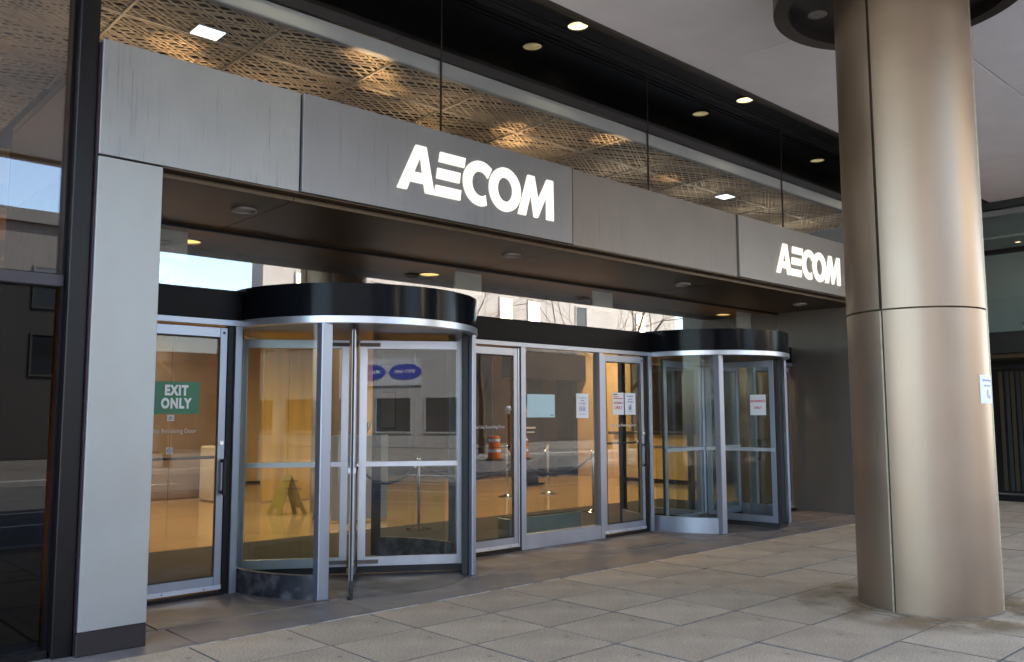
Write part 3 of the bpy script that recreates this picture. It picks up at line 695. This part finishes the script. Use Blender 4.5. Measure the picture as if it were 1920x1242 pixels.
# ------------------------------------------------------------------ revolving doors
RR = 1.165
def revolving(label, cx, cyy, w0, notice=False):
    t = thing('revolving_door', label, 'revolving door', (cx, cyy, 0), 'revolving doors of the entrance')
    c = (cx, cyy); Q = math.radians
    part('canopy_band', MB().arc(c, RR-.05, RR+.042, Q(0), Q(360), 2.372, 2.655, 64), M_black, t, smooth=True)
    part('canopy_top', MB().disc(c, RR-.0505, 2.60, 2.63, 48), M_bronze, t)
    part('band_rail', MB().arc(c, RR-.05, RR+.047, Q(0), Q(360), 2.312, 2.370, 64), M_alu2, t, smooth=True)
    part('canopy_ceiling', MB().disc(c, RR-.052, 2.318, 2.34, 48), mat('grey brown canopy ceiling', (.075,.068,.065), .3, .3, .15, 3), t)
    for a in (225, 315):
        q = (cx+RR*math.cos(Q(a)), cyy+RR*math.sin(Q(a)))
        part('post', MB().obox(q, (1, 0), *((.052, .045) if a == 225 else (.026, .03)), 0, 2.311), M_alu, t, bevel=.006)
    q = (cx+(RR+.0)*math.cos(Q(319.3)), cyy+(RR+.0)*math.sin(Q(319.3)))
    part('jamb_strip', MB().obox((q[0]-.085, q[1]+.02), (.62, .78), .06, .03, .004, 2.311), M_rubber, t, bevel=.004)
    for a in (45, 135):
        q = (cx+RR*math.cos(Q(a)), cyy+RR*math.sin(Q(a)))
        part('post', MB().obox(q, (1, 0), .04, .04, 0, 2.311), M_bronze, t, bevel=.006)
    for a0, a1 in ((181.5, 222.5), (137.5, 178.5), (317.5, 358.5), (1.5, 42.5)):
        part('curved_pane', MB().arc(c, RR-.005, RR+.005, Q(a0), Q(a1), .20, 2.311, 14), M_glass_c, t, smooth=True)
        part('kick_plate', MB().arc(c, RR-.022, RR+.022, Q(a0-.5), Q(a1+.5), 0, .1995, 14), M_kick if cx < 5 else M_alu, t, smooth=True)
    part('edge_seal', MB().obox((cx+(RR-.03)*math.cos(Q(317.5)), cyy+(RR-.03)*math.sin(Q(317.5))), (math.cos(Q(317.5)), math.sin(Q(317.5))), .05, .012, .02, 2.3), M_rubber, t)
    part('shaft', MB().tube([(cx, cyy, .0), (cx, cyy, 2.318)], .035, 16), M_alu, t, smooth=True)
    part('floor_plate', MB().disc(c, RR-.04, .0012, .004, 48), mat('stained threshold disc', (.075,.07,.075), .5, .0, .35, 3, stain=(.03,.035,.045), stain_scale=1.3, stain_amt=.8, rvar=.4), t)
    for k in range(4):
        a = Q(w0+90*k); u = Vector((math.cos(a), math.sin(a))); 
        wg = None
        def seg(r0, r1, z0, z1, th=.016): 
            mid = Vector(c)+u*(r0+r1)/2; return MB().obox(mid, u, (r1-r0)/2, th, z0, z1)
        fr = MB()
        for (r0, r1, z0, z1) in ((.05,.125,.075,2.265),(1.015,1.085,.075,2.265),(.125,1.015,2.18,2.265),(.125,1.015,.075,.165)):
            s_ = seg(r0, r1, z0, z1); fr.add(s_.v, s_.f)
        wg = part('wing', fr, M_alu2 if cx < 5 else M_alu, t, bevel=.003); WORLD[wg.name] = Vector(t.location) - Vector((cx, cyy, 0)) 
        part('wing_pane', seg(.125, 1.015, .165, 2.18, .004), M_glass_w, wg)
        part('push_bar', seg(.05, 1.07, 1.03, 1.075, .032), M_alu2, wg)
        part('sweep', seg(1.086, 1.122, .03, 2.27, .008), M_rubber, wg)
        part('bottom_sweep', seg(.05, 1.09, .012, .074, .007), M_rubber, wg)
        mb = MB(); n_ = Vector((-u.y, u.x))
        for z in (2.22, .12):
            mid = Vector(c)+u*.15; mb.obox(mid, u, .10, .034, z-.018, z+.018)
        part('hanger_clamp', mb, mat('worn bracket', (.16,.14,.12), .5, .6, .2, 12), wg)
    return t
rd1 = revolving('left revolving door with a black drum canopy beside the exit door', 2.845, 1.30, 237)
rd2 = revolving('right revolving door farther back beside the bronze column', 8.71, 1.30, 186)
# curved foot of the loose sweep on the near wing
a = math.radians(237); e = Vector((2.845+1.13*math.cos(a), 1.30+1.14*math.sin(a), 0))
part('loose_sweep', MB().tube([(e.x, e.y, .14), (e.x-.004, e.y-.006, .06), (e.x-.02, e.y-.03, .02), (e.x-.05, e.y-.05, .012)], [.016,.018,.022,.02], 8), M_rubber, rd1, smooth=True)
ua = math.radians(276); u2 = Vector((math.cos(ua), math.sin(ua))); nn = Vector((u2.y, -u2.x)); c2 = Vector((8.71, 1.30)) + u2*.855 + nn*.026
t = thing('entrance_notice', 'white notice with red entrance only print on the wing of the right revolving door', 'notice', (c2.x, c2.y, 1.52), 'paper notices on the glass')
part('sheet', MB().obox(c2, u2, .115, .001, 1.52, 1.80), M_paper, t)
c3 = c2 + nn*.0025
for tx, zz in (('ENTRANCE', 1.71), ('ONLY', 1.62)): lettering('lettering', tx, .046, (c3.x, c3.y, zz), (PI/2, 0, ua), M_red, t, sx=.9, bold=.001)

# ------------------------------------------------------------------ column
cc = (5.46, -3.06); CR = .524
colm = thing('round_column', 'thick champagne bronze clad round column at the right of the forecourt', 'column', (cc[0], cc[1], 0))
seam_a = math.degrees(math.atan2(-3.02-cc[1], 4.985-cc[0])) % 360     # nearest vertical seam
Q = math.radians
def drum(z0, z1, n=3):
    for k in range(2):
        a0 = seam_a + 1.0 + k*120; 
    step = 110
    angs = [(seam_a-step+.9, seam_a-1.5), (seam_a+1.2, seam_a+step-.9), (seam_a+step+.9, seam_a+360-step-.9)]
    for a0, a1 in angs:
        part('cladding_panel', MB().arc(cc, CR-.03, CR, Q(a0), Q(a1), z0, z1, 40), M_column, colm, smooth=True)
drum(.012, 2.328); drum(2.342, 5.385)
part('core', MB().disc(cc, CR-.031, .0, 5.38, 40), M_seam, colm, smooth=True)
for da in (0,):
    a = Q(seam_a-.75); part('seam_strip', MB().obox((cc[0]+(CR-.004)*math.cos(a), cc[1]+(CR-.004)*math.sin(a)), (math.cos(a), math.sin(a)), .006, .0062, .01, 2.326), M_seamlight, colm)
a = Q(seam_a+110); part('seam_strip', MB().obox((cc[0]+(CR+.001)*math.cos(a), cc[1]+(CR+.001)*math.sin(a)), (math.cos(a), math.sin(a)), .006, .012, .01, 5.3), M_seamlight, colm)
part('base_bead', MB().arc(cc, CR-.01, CR+.008, 0, 2*PI, 0, .011, 64), M_joint, colm, smooth=True)
dm = bpy.data.materials.new('brown foot dirt'); dm.use_nodes = True; N = dm.node_tree.nodes; L = dm.node_tree.links; N.clear()
tcn = N.new('ShaderNodeTexCoord'); dn = N.new('ShaderNodeTexNoise'); dn.inputs['Scale'].default_value = 2.6; dn.inputs['Detail'].default_value = 6; L.new(tcn.outputs['Object'], dn.inputs['Vector'])
vm = N.new('ShaderNodeVectorMath'); vm.operation = 'DISTANCE'; vm.inputs[1].default_value = (cc[0], cc[1], 0); L.new(tcn.outputs['Object'], vm.inputs[0])
ra = N.new('ShaderNodeMapRange'); ra.inputs[1].default_value = .53; ra.inputs[2].default_value = 1.05; ra.inputs[3].default_value = .9; ra.inputs[4].default_value = 0; L.new(vm.outputs['Value'], ra.inputs[0])
rb = N.new('ShaderNodeMapRange'); rb.inputs[1].default_value = .40; rb.inputs[2].default_value = .62; L.new(dn.outputs[0], rb.inputs[0])
mm_ = N.new('ShaderNodeMath'); mm_.operation = 'MULTIPLY'; L.new(ra.outputs[0], mm_.inputs[0]); L.new(rb.outputs[0], mm_.inputs[1])
df = N.new('ShaderNodeBsdfDiffuse'); df.inputs[0].default_value = (.40, .28, .16, 1); tp = N.new('ShaderNodeBsdfTransparent'); ms = N.new('ShaderNodeMixShader')
L.new(mm_.outputs[0], ms.inputs[0]); L.new(tp.outputs[0], ms.inputs[1]); L.new(df.outputs[0], ms.inputs[2]); oo = N.new('ShaderNodeOutputMaterial'); L.new(ms.outputs[0], oo.inputs[0])
part('foot_dirt', MB().arc(cc, CR+.009, 1.06, 0, 2*PI, .0045, .0055, 48), dm, pav)
cap = part('cap_ring', MB().arc(cc,   .90, 1.03, 0, 2*PI, 5.05, 5.383, 72), M_cap, colm, smooth=True)
part('cap_soffit', MB().arc(cc, CR+.002, .899, 0, 2*PI, 5.15, 5.20, 64), mat('cap inner face', (.035,.03,.028), .45, .3, .15, 5), colm, smooth=True)
t = thing('speaker_disc', 'round grey speaker cover under the column cap', 'speaker', (4.85, -2.98, 5.15), None)
sp = (5.39, -2.36)
t.location = (sp[0], sp[1], 5.16); WORLD[t.name] = Vector(t.location)
part('grille', MB().disc(sp, .085, 5.145, 5.159, 28), mat('speaker grey', (.28,.275,.27), .6, .1, .06, 60), t)
part('screw', MB().disc(sp, .006, 5.142, 5.1449, 8), M_seam, t)
# paper taped to the column
a0, a1 = Q(seam_a+82), Q(seam_a+112)
pn = thing('taped_notice', 'white paper notice taped to the right side of the bronze column', 'notice', (cc[0]+CR*math.cos(a0), cc[1]+CR*math.sin(a0), 1.6))
part('sheet', MB().arc(cc, CR+.0015, CR+.003, a0, a1, 1.595, 1.815, 8), M_paper, pn, smooth=True)
def colmark(aa, bb, z0, z1): return MB().arc(cc, CR+.0031, CR+.0038, Q(seam_a+aa), Q(seam_a+bb), z0, z1, 4)
for k, (aa, bb, z0, z1) in enumerate(((86,107,1.765,1.78),(88,105,1.725,1.737),(93,96,1.64,1.70),(98,101,1.63,1.66),(96,98,1.63,1.64))):
    part('print_mark', colmark(aa, bb, z0, z1), M_blueprint, pn, smooth=True)

# ------------------------------------------------------------------ lobby
struct('lobby_floor', MB().box(-6, 15.1, 1.62, 16, -.3, .002), M_lobbyfloor)
o = part('entrance_mat', MB().box(.1, 11.2, 1.63, 4.0, .0025, .010), M_mat); tag(o, 'dark charcoal entrance mat inside the glass doors', 'mat')
part('lobby_end_wall', MB().box(15.0, 15.1, 1.6, 7.8, 0, 5), M_plinth, bld)
for k in range(4): part('end_wall_panel', MB().box(15.0, 15.1, 7.806+k*1.3, 9.094+k*1.3, 0, 3.94), M_tan if k % 2 else M_wood2, bld, bevel=.006)
struct('lobby_ceiling', MB().box(-6, 15.1, 3.1, 16, 3.95, 4.05), M_tan)
M_darkpanel = mat('dark wood panel', (.05,.032,.02), .4, 0, .2, 2, stretch=(3,3,.25))
for x0, x1, y, lab in ((12.3, 14.99, 9.3, 'dark bulkhead across the lobby behind the middle pane'),):
    o = part('bulkhead', MB().box(x0, x1, y, y+.3, 2.45, 3.1), M_bronze); tag(o, lab, 'bulkhead')
lw = thing('lobby_wall', 'honey wood panelled wall at the back of the lobby', 'wall', (0, 13, 0))
for k in range(15):
    x = -6+k*1.4
    part('wall_panel', MB().box(x+.006, x+1.394, 13.0, 13.06, .05, 3.94), (M_wood, M_wood2, M_wood, M_tan)[k % 4] if k < 12 else M_darkpanel, lw, bevel=.006)
part('backing', MB().box(-6, 15.1, 13.07, 13.2, 0, 3.95), M_bronze, lw)
lw2 = thing('side_wall', 'warm wood lined lobby side wall behind the exit door', 'wall', (-1.5, 6, 0))
for k in range(6):
    y = 2.6+k*1.75
    part('wall_panel', MB().box(-1.56, -1.5, y+.006, y+1.744, .04, 3.94), M_wood if k % 2 else M_wood2, lw2, bevel=.006)
part('backing', MB().box(-1.7, -1.57, 2.6, 13, 0, 3.95), M_bronze, lw2)
part('room_end_wall', MB().box(-3.3, -3.2, .2, 13, 0, 5.3), M_greywall, bld)
part('room_back_wall', MB().box(-3.2, 15.1, 13.3, 13.4, 0, 5.3), M_greywall, bld)
o = thing('partition', 'grey brown lobby partition with a thin vertical joint behind the exit door', 'partition', (4, 10.4, 0))
part('panel', MB().box(3.2, 4.55, 10.3, 10.4, .02, 3.2), M_greywall, o, bevel=.004)
part('panel', MB().box(4.56, 5.5, 10.3, 10.4, .02, 3.2), M_greywall, o, bevel=.004)
o = thing('wood_screen', 'orange wood screen wall seen through the left revolving door', 'wall', (5.8, 8.6, 0))
for k in range(5): part('board', MB().box(5.55+k*.5, 6.044+k*.5, 8.55, 8.61, .02, 3.3), M_wood, o, bevel=.004)
o = thing('pillar', 'grey brown square pillar right of the orange wood screen', 'pillar', (5.7, 5.9, 0))
part('shaft', MB().box(5.35, 5.95, 6.0, 6.5, 0, 3.94), M_greywall, o, bevel=.01)
o = thing('reception_desk', 'pale maple reception desk beyond the right revolving door', 'desk', (14.5, 6, 0))
part('front', MB().box(14.1, 14.2, 5.2, 7.6, .1, 1.1), M_wood2, o, bevel=.01); part('top', MB().box(14.0, 14.7, 5.1, 7.7, 1.1, 1.16), M_plinth, o, bevel=.01)
part('base', MB().box(14.15, 14.6, 5.3, 7.5, .003, .1), M_plinth, o)
for x0, x1, lab in ((13.72, 14.2, 'dark lobby pillar at the left behind the middle fixed pane'), (14.8, 14.98, 'narrower dark lobby pillar at the right behind the middle fixed pane')):
    o = part('dark_pillar', MB().box(x0, x1, 9.6, 10.2, 0, 3.94), M_bronze); tag(o, lab, 'pillar', 'dark pillars in the lobby')
M_turn = mat('white gate housing', (.66,.64,.58), .4, 0, .05, 6)
for x, y, lab in ((5.05, 9.3, 'white security gate nearest the grey lobby partition'), (6.1, 12.2, 'white security gate deep in the lobby by the wood wall')):
    o = thing('security_gate', lab, 'gate', (x, y, 0), 'white security gates')
    part('housing', MB().box(x-.12, x+.12, y-.5, y+.5, .003, 1.0), M_turn, o, bevel=.03)
    for z in (.82, .52): part('port', MB().prism([(x+.07*math.cos(2*PI*i/16), z+.07*math.sin(2*PI*i/16)) for i in range(16)], 'y', y-.508, y-.499), emit('amber port', (1,.5,.12), .05), o)
for x, y, z0, z1, w_, m_, lab in ((2.4, 12.98, 1.3, 2.3, 1.3, M_cgrey, 'dark framed picture on the back wall left'), (8.9, 12.98, 1.2, 2.4, .9, M_panelgrey, 'pale framed picture on the back wall behind the narrow door'), (11.0, 12.98, 1.2, 2.2, 1.1, M_cgrey, 'dark wall screen behind the middle pane')):
    o = thing('wall_picture', lab, 'picture', (x, y, z0)); part('frame', MB().box(x-w_/2, x+w_/2, y-.05, y, z0, z1), M_bronze, o, bevel=.01); part('canvas', MB().box(x-w_/2+.05, x+w_/2-.05, y-.056, y-.051, z0+.05, z1-.05), m_, o)
o = thing('poster_stand', 'dark upright poster stand with a yellow strip behind the blue board', 'poster', (11.6, 7.9, 0))
part('panel', MB().box(11.35, 11.85, 7.88, 7.93, .06, 2.0), M_plinth, o, bevel=.01); part('foot', MB().box(11.3, 11.9, 7.75, 8.05, .003, .06), M_bronze, o)
part('strip', MB().box(11.4, 11.8, 7.872, 7.879, 1.5, 1.68), M_yellow, o); part('text_line', MB().box(11.45, 11.75, 7.872, 7.879, 1.25, 1.29).box(11.48, 11.72, 7.872, 7.879, 1.16, 1.19), M_printgrey, o)
for x, y, lab in ((2.9, 9.6, 'low dark lobby bench in front of the grey partition'), (9.6, 11.6, 'low dark lobby bench near the dark pillar')):
    o = thing('lobby_bench', lab, 'bench', (x, y, 0)); part('seat', MB().box(x-.6, x+.6, y-.22, y+.22, .38, .46), M_bronze, o, bevel=.02)
    for sx_ in (-.5, .5): part('leg', MB().box(x+sx_-.03, x+sx_+.03, y-.18, y+.18, .003, .38), M_chrome, o)
for x, y, lab in ((7.3, 8.4, 'leafy potted plant at the right end of the orange wood screen'), (1.9, 7.2, 'leafy potted plant by the warm side wall')):
    o = thing('floor_plant', lab, 'plant', (x, y, 0)); part('pot', MB().lathe((x, y, .003), [(0,0),(.16,0),(.22,.42),(.19,.42),(0,.38)], 18), M_plinth, o, smooth=True)
    mb = MB()
    for k in range(90):
        a = random.uniform(0, 2*PI); l = random.uniform(.15,.5); h = random.uniform(.25,1.1); c = Vector((x, y, .42)); e = c + Vector((math.cos(a)*l, math.sin(a)*l, h)); s_ = Vector((-math.sin(a), math.cos(a), 0))*.045
        b_ = e - (e-c)*.35; mb.add([b_, (b_+e)/2-s_, e, (b_+e)/2+s_], [(0,1,2,3)])
    part('leaves', mb, M_leaf, o, kind='stuff'); part('stems', MB().tube([(x,y,.4),(x+.03,y,1.1)], .012, 6).tube([(x,y,.4),(x-.08,y+.05,.95)], .01, 6), M_bark, o)
# recessed strips that break up the lobby ceiling
for y in (4.2, 7.3, 8.0, 11.2): part('ceiling_rib', MB().box(-1.4, 14.9, y, y+.3, 3.72, 3.949), M_greywall, bld)
# white display panel and easel
o = thing('display_board', 'pale grey display board standing behind the rope stanchion', 'board', (5.1, 4.9, 0))
part('board', MB().obox((5.28, 4.95), (1, -.35), .42, .02, .02, 1.25), mat('pale grey board', (.42,.45,.48), .5, 0, .05, 4), o, bevel=.004)
part('leg', MB().tube([(4.95,5.1,1.22),(4.80,5.45,.01)], .012, 8), M_rubber, o); part('leg', MB().tube([(5.55,4.9,1.22),(5.75,5.25,.01)], .012, 8), M_rubber, o)
# wet floor sign
o = thing('wet_floor_sign', 'yellow folding wet floor sign on the lobby floor', 'floor sign', (4.95, 6.5, 0))
for s_ in (-1, 1):
    mb = MB(); b = Vector((4.95, 6.5+.0, 0)); 
    dx, dy = .20*s_, -.05*s_
    P = [(-.15, 0), (-.06, 0), (-.05, .10), (.05, .10), (.06, 0), (.15, 0), (.10, .66), (-.10, .66)]
    vs = []
    for p, q in P:
        f = 1-q/.66
        for th in (-.008, .008): vs.append((b.x+dx*f+p*.36+th, b.y+dy*f-p*.8, q*.92+.003))
    n = len(P); fs = [tuple(range(0, 2*n, 2)), tuple(range(2*n-1, 0, -2))] + [(2*i, 2*i+1, (2*i+3) % (2*n), (2*i+2) % (2*n)) for i in range(n)]
    mb.add(vs, fs); part('leaf', mb, M_yellow, o)
lettering('lettering', 'CAUTION', .05, (4.93, 6.38, .52), (PI/2, 0, math.radians(-38)), M_kick, o)
lettering('lettering', 'WET FLOOR', .045, (4.98, 6.36, .40), (PI/2, 0, math.radians(-38)), M_kick, o)
# stanchions and ropes
stn = [(4.42, 3.72), (5.27, 3.49), (6.95, 3.35), (8.55, 3.3), (9.35, 6.2), (10.35, 6.1)]
lab = ('chrome rope stanchion half hidden behind the door shaft','chrome rope stanchion seen through the left revolving door wing','chrome rope stanchion behind the narrow glass door','chrome rope stanchion beyond the middle fixed pane','left of the two chrome stanchions deep in the lobby','right of the two chrome stanchions deep in the lobby')
def stanchion(): pass
st0 = None
for (x, y), l_ in zip(stn, lab):
    if st0 is None:
        s = thing('stanchion', l_, 'stanchion', (x, y, .0), 'rope stanchions in the lobby')
        part('base', MB().lathe((x, y, .010), [(0,0),(.17,0),(.17,.012),(.06,.03),(.03,.05),(0,.05)], 24), M_chrome, s, smooth=True)
        part('pole', MB().tube([(x, y, .055), (x, y, .93)], .022, 14), M_chrome, s, smooth=True)
        part('finial', MB().lathe((x, y, .93), [(.022,0),(.034,.005),(.034,.03),(.02,.045),(0,.05)], 16), M_chrome, s, smooth=True)
        st0 = s
    else:
        s = st0.copy(); COL.objects.link(s); s.location = (x, y, 0); s['label'] = l_
        for ch in list(st0.children):
            c_ = ch.copy(); COL.objects.link(c_); c_.parent = s
for (i, j), l_ in zip(((0,1),(1,2),(2,3),(4,5)), ('sagging black rope left of the nearest stanchion','sagging black rope right of the nearest stanchion','sagging black rope behind the middle fixed pane','sagging black rope deep in the lobby')):
    a, b = Vector((*stn[i], .90)), Vector((*stn[j], .90)); pts = []
    for k in range(15):
        f = k/14; p = a.lerp(b, f); p.z -= .26*(1-(2*f-1)**2); pts.append(p)
    o = thing('rope', l_, 'rope', tuple(a), 'black ropes between stanchions')
    part('cord', MB().tube(pts, .019, 8), M_rope, o, smooth=True)
    mb = MB(); mb.tube([pts[0], pts[1]], .024, 10); mb.tube([pts[-2], pts[-1]], .024, 10); part('end_cap', mb, M_chrome, o, smooth=True)
# convector covers behind fixed panes
for x0, x1, y0, lab in ((5.25, 6.50, 1.66, 'blue grey heater cover behind the middle fixed pane'), (-1.6, -.33, .62, 'blue grey heater cover behind the left window')):
    o = thing('heater_cover', lab, 'heater', (x0, y0, 0), 'heater covers behind the glass')
    part('case', MB().box(x0, x1, y0, y0+.22, .05, .30), M_heater, o, bevel=.01); part('grille', MB().box(x0+.03, x1-.03, y0+.04, y0+.18, .3005, .312), M_bronze, o)
    part('foot', MB().box(x0+.05, x0+.12, y0+.02, y0+.2, 0, .05).box(x1-.12, x1-.05, y0+.02, y0+.2, 0, .05), M_bronze, o)
struct('left_room_floor', MB().box(-6, -.0, .27, 1.619, -.3, .001), M_lobbyfloor)
# lobby downlights
for x, y, lab in ((2.3,5.2,'small lobby ceiling light seen above the green sign'),(4.6,6.3,'small lobby ceiling light in the left revolving door'),(6.6,5.2,'lobby ceiling light behind the narrow door'),(9.0,5.8,'lobby ceiling light behind the middle pane'),(11.2,5.2,'lobby ceiling light behind the right revolving door'),(7.6,9.8,'lobby ceiling light near the wood wall'),(3.4,9.0,'lobby ceiling light near the grey partition'),(12.5,8.75,'lobby ceiling light above the dark bulkhead'),(13.9,8.6,'lobby ceiling light near the tan end wall behind the middle pane')):
    t = thing('lobby_light', lab, 'light', (x, y, 3.95), 'round lobby ceiling lights')
    part('ring', MB().arc((x,y), .09, .12, 0, 2*PI, 3.925, 3.949, 20), M_grey, t, smooth=True)
    part('lens', MB().disc((x,y), .089, 3.935, 3.948, 20), emit('lobby lamp', (1,.74,.36), .4), t)
    l = bpy.data.lights.new('lamp', 'SPOT'); l.energy = 44; l.color = (1,.72,.40); l.spot_size = 2.5; l.spot_blend = .7; l.shadow_soft_size = .1
    lo = bpy.data.objects.new('lamp', l); COL.objects.link(lo); lo.location = (x, y, 3.90)
# string of tiny bulbs
o = thing('string_light', 'string of tiny warm bulbs hanging behind the right doors', 'string lights', (10.2, 6.8, 1.7))
mb = MB(); 
for k in range(16):
    x, y, z = 10.2+random.uniform(-.05,.05), 6.8+random.uniform(-.05,.05), 1.75+k*.06
    mb.lathe((x, y, z), [(0,-.012),(.012,0),(0,.012)], 6)
part('bulbs', mb, E_tiny, o); part('cord', MB().tube([(10.2,6.8,1.7),(10.22,6.8,2.2),(10.19,6.8,2.75)], .004, 5), M_rubber, o)

# ------------------------------------------------------------------ across the street (seen mirrored in the glass)
def far_building(label, x0, x1, y, h, m_, win, rows, cols, z0, lit=(), wsize=(1.1,1.5), depth=18, plinth=None):
    b = thing('far_building', label, 'building', (x0, y, 0))
    part('wall', MB().box(x0, x1, y-depth, y, 0, h), m_, b)
    if win: part('added_dark_base', MB().box(x0-.06, x1+.06, y-.3, y+.06, 0, 5.6), mat('added brown base', (.10,.078,.06), .6, 0, .2, .8), b)  # added dark band, put in to deepen the reflections in the panes
    part('parapet', MB().box(x0-.2, x1+.2, y-depth-.2, y+.2, h, h+.5), m_, b)
    frame = mesh('window_frame', MB().box(-wsize[0]/2-.08, wsize[0]/2+.08, .001, .06, -wsize[1]/2-.08, -wsize[1]/2).box(-wsize[0]/2-.08, wsize[0]/2+.08, .001, .06, wsize[1]/2, wsize[1]/2+.08).box(-wsize[0]/2-.08, -wsize[0]/2, .001, .06, -wsize[1]/2, wsize[1]/2).box(wsize[0]/2, wsize[0]/2+.08, .001, .06, -wsize[1]/2, wsize[1]/2), m_)
    pane = mesh('pane', MB().box(-wsize[0]/2, wsize[0]/2, .001, .02, -wsize[1]/2, wsize[1]/2), M_winfar)
    panel_ = mesh('pane', MB().box(-wsize[0]/2, wsize[0]/2, .001, .02, -wsize[1]/2, wsize[1]/2), E_window)
    spots = [((x0 + (c+.5)*(x1-x0)/cols), z0 + r*(h-z0-.6)/max(rows, 1) + wsize[1]/2, (r, c) in lit) for r in range(rows) for c in range(cols)]
    if win: spots = [(x, z0+wsize[1]/2 + k*4.6, l) for k in range(2) for x, l in win]
    for x, z, l in spots:
            fo = place('window', frame, b, (x, y, z)); WORLD[fo.name] = Vector((0,0,0))
            po = bpy.data.objects.new('pane', panel_ if l else pane); COL.objects.link(po); po.parent = fo
    return b
far_building('low dark stone building left of the sky gap across the street', -8, 9.0, -30, 9.0, M_cgrey, 0, 2, 6, 3.2, lit=((1,4),))
far_building('pale concrete office block behind the photographer across the street', -40, -8.3, -30, 15, mat('pale grey concrete', (.30,.285,.27), .85, 0, .1, .5), 0, 3, 11, .8, wsize=(2.0,1.7))
far_building('tall sunlit beige concrete building with lit windows across the street', 17.7, 51, -30, 17, M_beige, [(20.0,1),(24.6,0),(29.0,0),(33.8,1),(36.2,1),(40.6,0),(46.9,1)], 3, 11, 6.4, lit=((0,0),(0,5),(0,6),(1,3)), wsize=(1.0,2.4), depth=1.2)
far_building('low pale shop building in the gap across the street', 9.3, 17.5, -33, 4.2, M_walk, 0, 1, 5, 1.2)
o = thing('shop_banner', 'white banner with blue ovals on the pale office block across the street', 'banner', (-15.8, -29.9, 2.9))
part('sheet', MB().box(-17.9, -13.9, -29.97, -29.93, 3.15, 4.55), mat('grey white banner', (.42,.42,.44), .7, 0, .05, 3), o)
for xx in (-16.9, -14.8):
    part('oval', MB().prism([(xx+.95*math.cos(2*PI*i/28), 3.85+.40*math.sin(2*PI*i/28)) for i in range(28)], 'y', -29.92, -29.90), M_blueban, o)
    lettering('lettering', 'SINCE 1895', .25, (xx, -29.89, 3.85), (PI/2, 0, PI), M_print, o)

def bare_tree(label, x, y, h, seed, spread=1.0):
    rnd = random.Random(seed); t = thing('bare_tree', label, 'tree', (x, y, 0), 'bare street trees across the road')
    tr = MB(); br = MB()
    def grow(p, d, l, r, depth):
        q = p; pts = [p]; rad = [r]; dd = d
        for k in range(3):
            dd = (dd + Vector((rnd.uniform(-.22,.22), rnd.uniform(-.22,.22), rnd.uniform(-.06,.16)))).normalized()
            q = q + dd*l/3; pts.append(q); rad.append(r*(1-.13*(k+1)))
        (tr if depth == 0 else br).tube(pts, rad, 6 if depth < 2 else 4)
        if depth >= 5 or r < .006: return
        n = 3 if depth < 3 else 2
        for k in range(n):
            a = rnd.uniform(0, 2*PI); tilt = rnd.uniform(.45, .95)*spread
            o1 = dd.orthogonal().normalized(); o2 = dd.cross(o1)
            nd = (dd*math.cos(tilt) + (o1*math.cos(a)+o2*math.sin(a))*math.sin(tilt)).normalized()
            nd.z = max(nd.z, -.05); grow(q if k else pts[2+(k % 2)], nd.normalized(), l*rnd.uniform(.62,.85), rad[-1]*rnd.uniform(.55,.72), depth+1)
    grow(Vector((x, y, -.02)), Vector((0,0,1)), h*.36, h*.018, 0)
    part('trunk', tr, M_bark, t, smooth=True); part('branches', br, M_bark, t, kind='stuff', smooth=True)
bare_tree('bare tree mirrored in the middle of the transom', 31.4, -18.6, 11.5, 3)
bare_tree('bare tree mirrored left of the middle', 22.2, -19.2, 9.5, 11)
bare_tree('small bare tree mirrored in the narrow door', 19.3, -18.2, 5.0, 5, 1.1)
bare_tree('bare tree mirrored in the exit door', 8.8, -18.7, 8.0, 8)
bare_tree('bare tree mirrored at the right end of the transom', 29.4, -18.4, 10.0, 21)
def barrel(x, y, lab):
    t = thing('traffic_barrel', lab, 'barrel', (x, y, -.125), 'orange construction barrels in the road')
    c = (x, y, -.125); z = 0; R0 = .25
    part('rubber_base', MB().lathe(c, [(0,0),(.34,0),(.34,.06),(.26,.07)], 20), M_rubber, t, smooth=True)
    part('drum', MB().lathe(c, [(.26,.06),(.255,.26),(.235,.27),(.235,.45),(.225,.46),(.225,.65),(.21,.66),(.205,.9),(.05,.93),(0,.93)], 20), M_orange, t, smooth=True)
    for k, (z0, r0) in enumerate(((.30,.238),(.70,.215))):
        part('white_band', MB().arc((x,y), r0-.004, r0+.003, 0, 2*PI, -.125+z0, -.125+z0+.12, 20), M_print, t, smooth=True)
barrel(20.4, -16.4, 'orange striped construction barrel mirrored at the leaning pole'); barrel(21.5, -16.0, 'orange striped construction barrel mirrored right of the leaning pole'); barrel(26.8, -16.6, 'orange striped construction barrel mirrored in the middle pane')
o = thing('leaning_pole', 'pale pole leaning beside the construction barrels across the road', 'pole', (18.6, -15.6, -.13))
part('shaft', MB().tube([(18.8,-15.7,-.13),(17.6,-15.3,2.0)], .06, 8), M_walk, o, smooth=True); part('collar', MB().tube([(18.5,-15.6,.45),(18.4,-15.57,.62)], .08, 8), M_alu, o)
for x, y, lab in ((22.9,-18.3,'left globe street lamp across the road'),(24.4,-18.9,'right globe street lamp across the road')):
    o = thing('globe_lamp', lab, 'street lamp', (x, y, 0), 'globe street lamps')
    part('post', MB().tube([(x,y,0),(x,y,1.62)], .05, 10), M_bronze, o, smooth=True)
    part('globe', MB().lathe((x,y,1.80), [(.19*math.sin(PI*i/12), -.19*math.cos(PI*i/12)) for i in range(13)], 18), M_white, o, smooth=True)
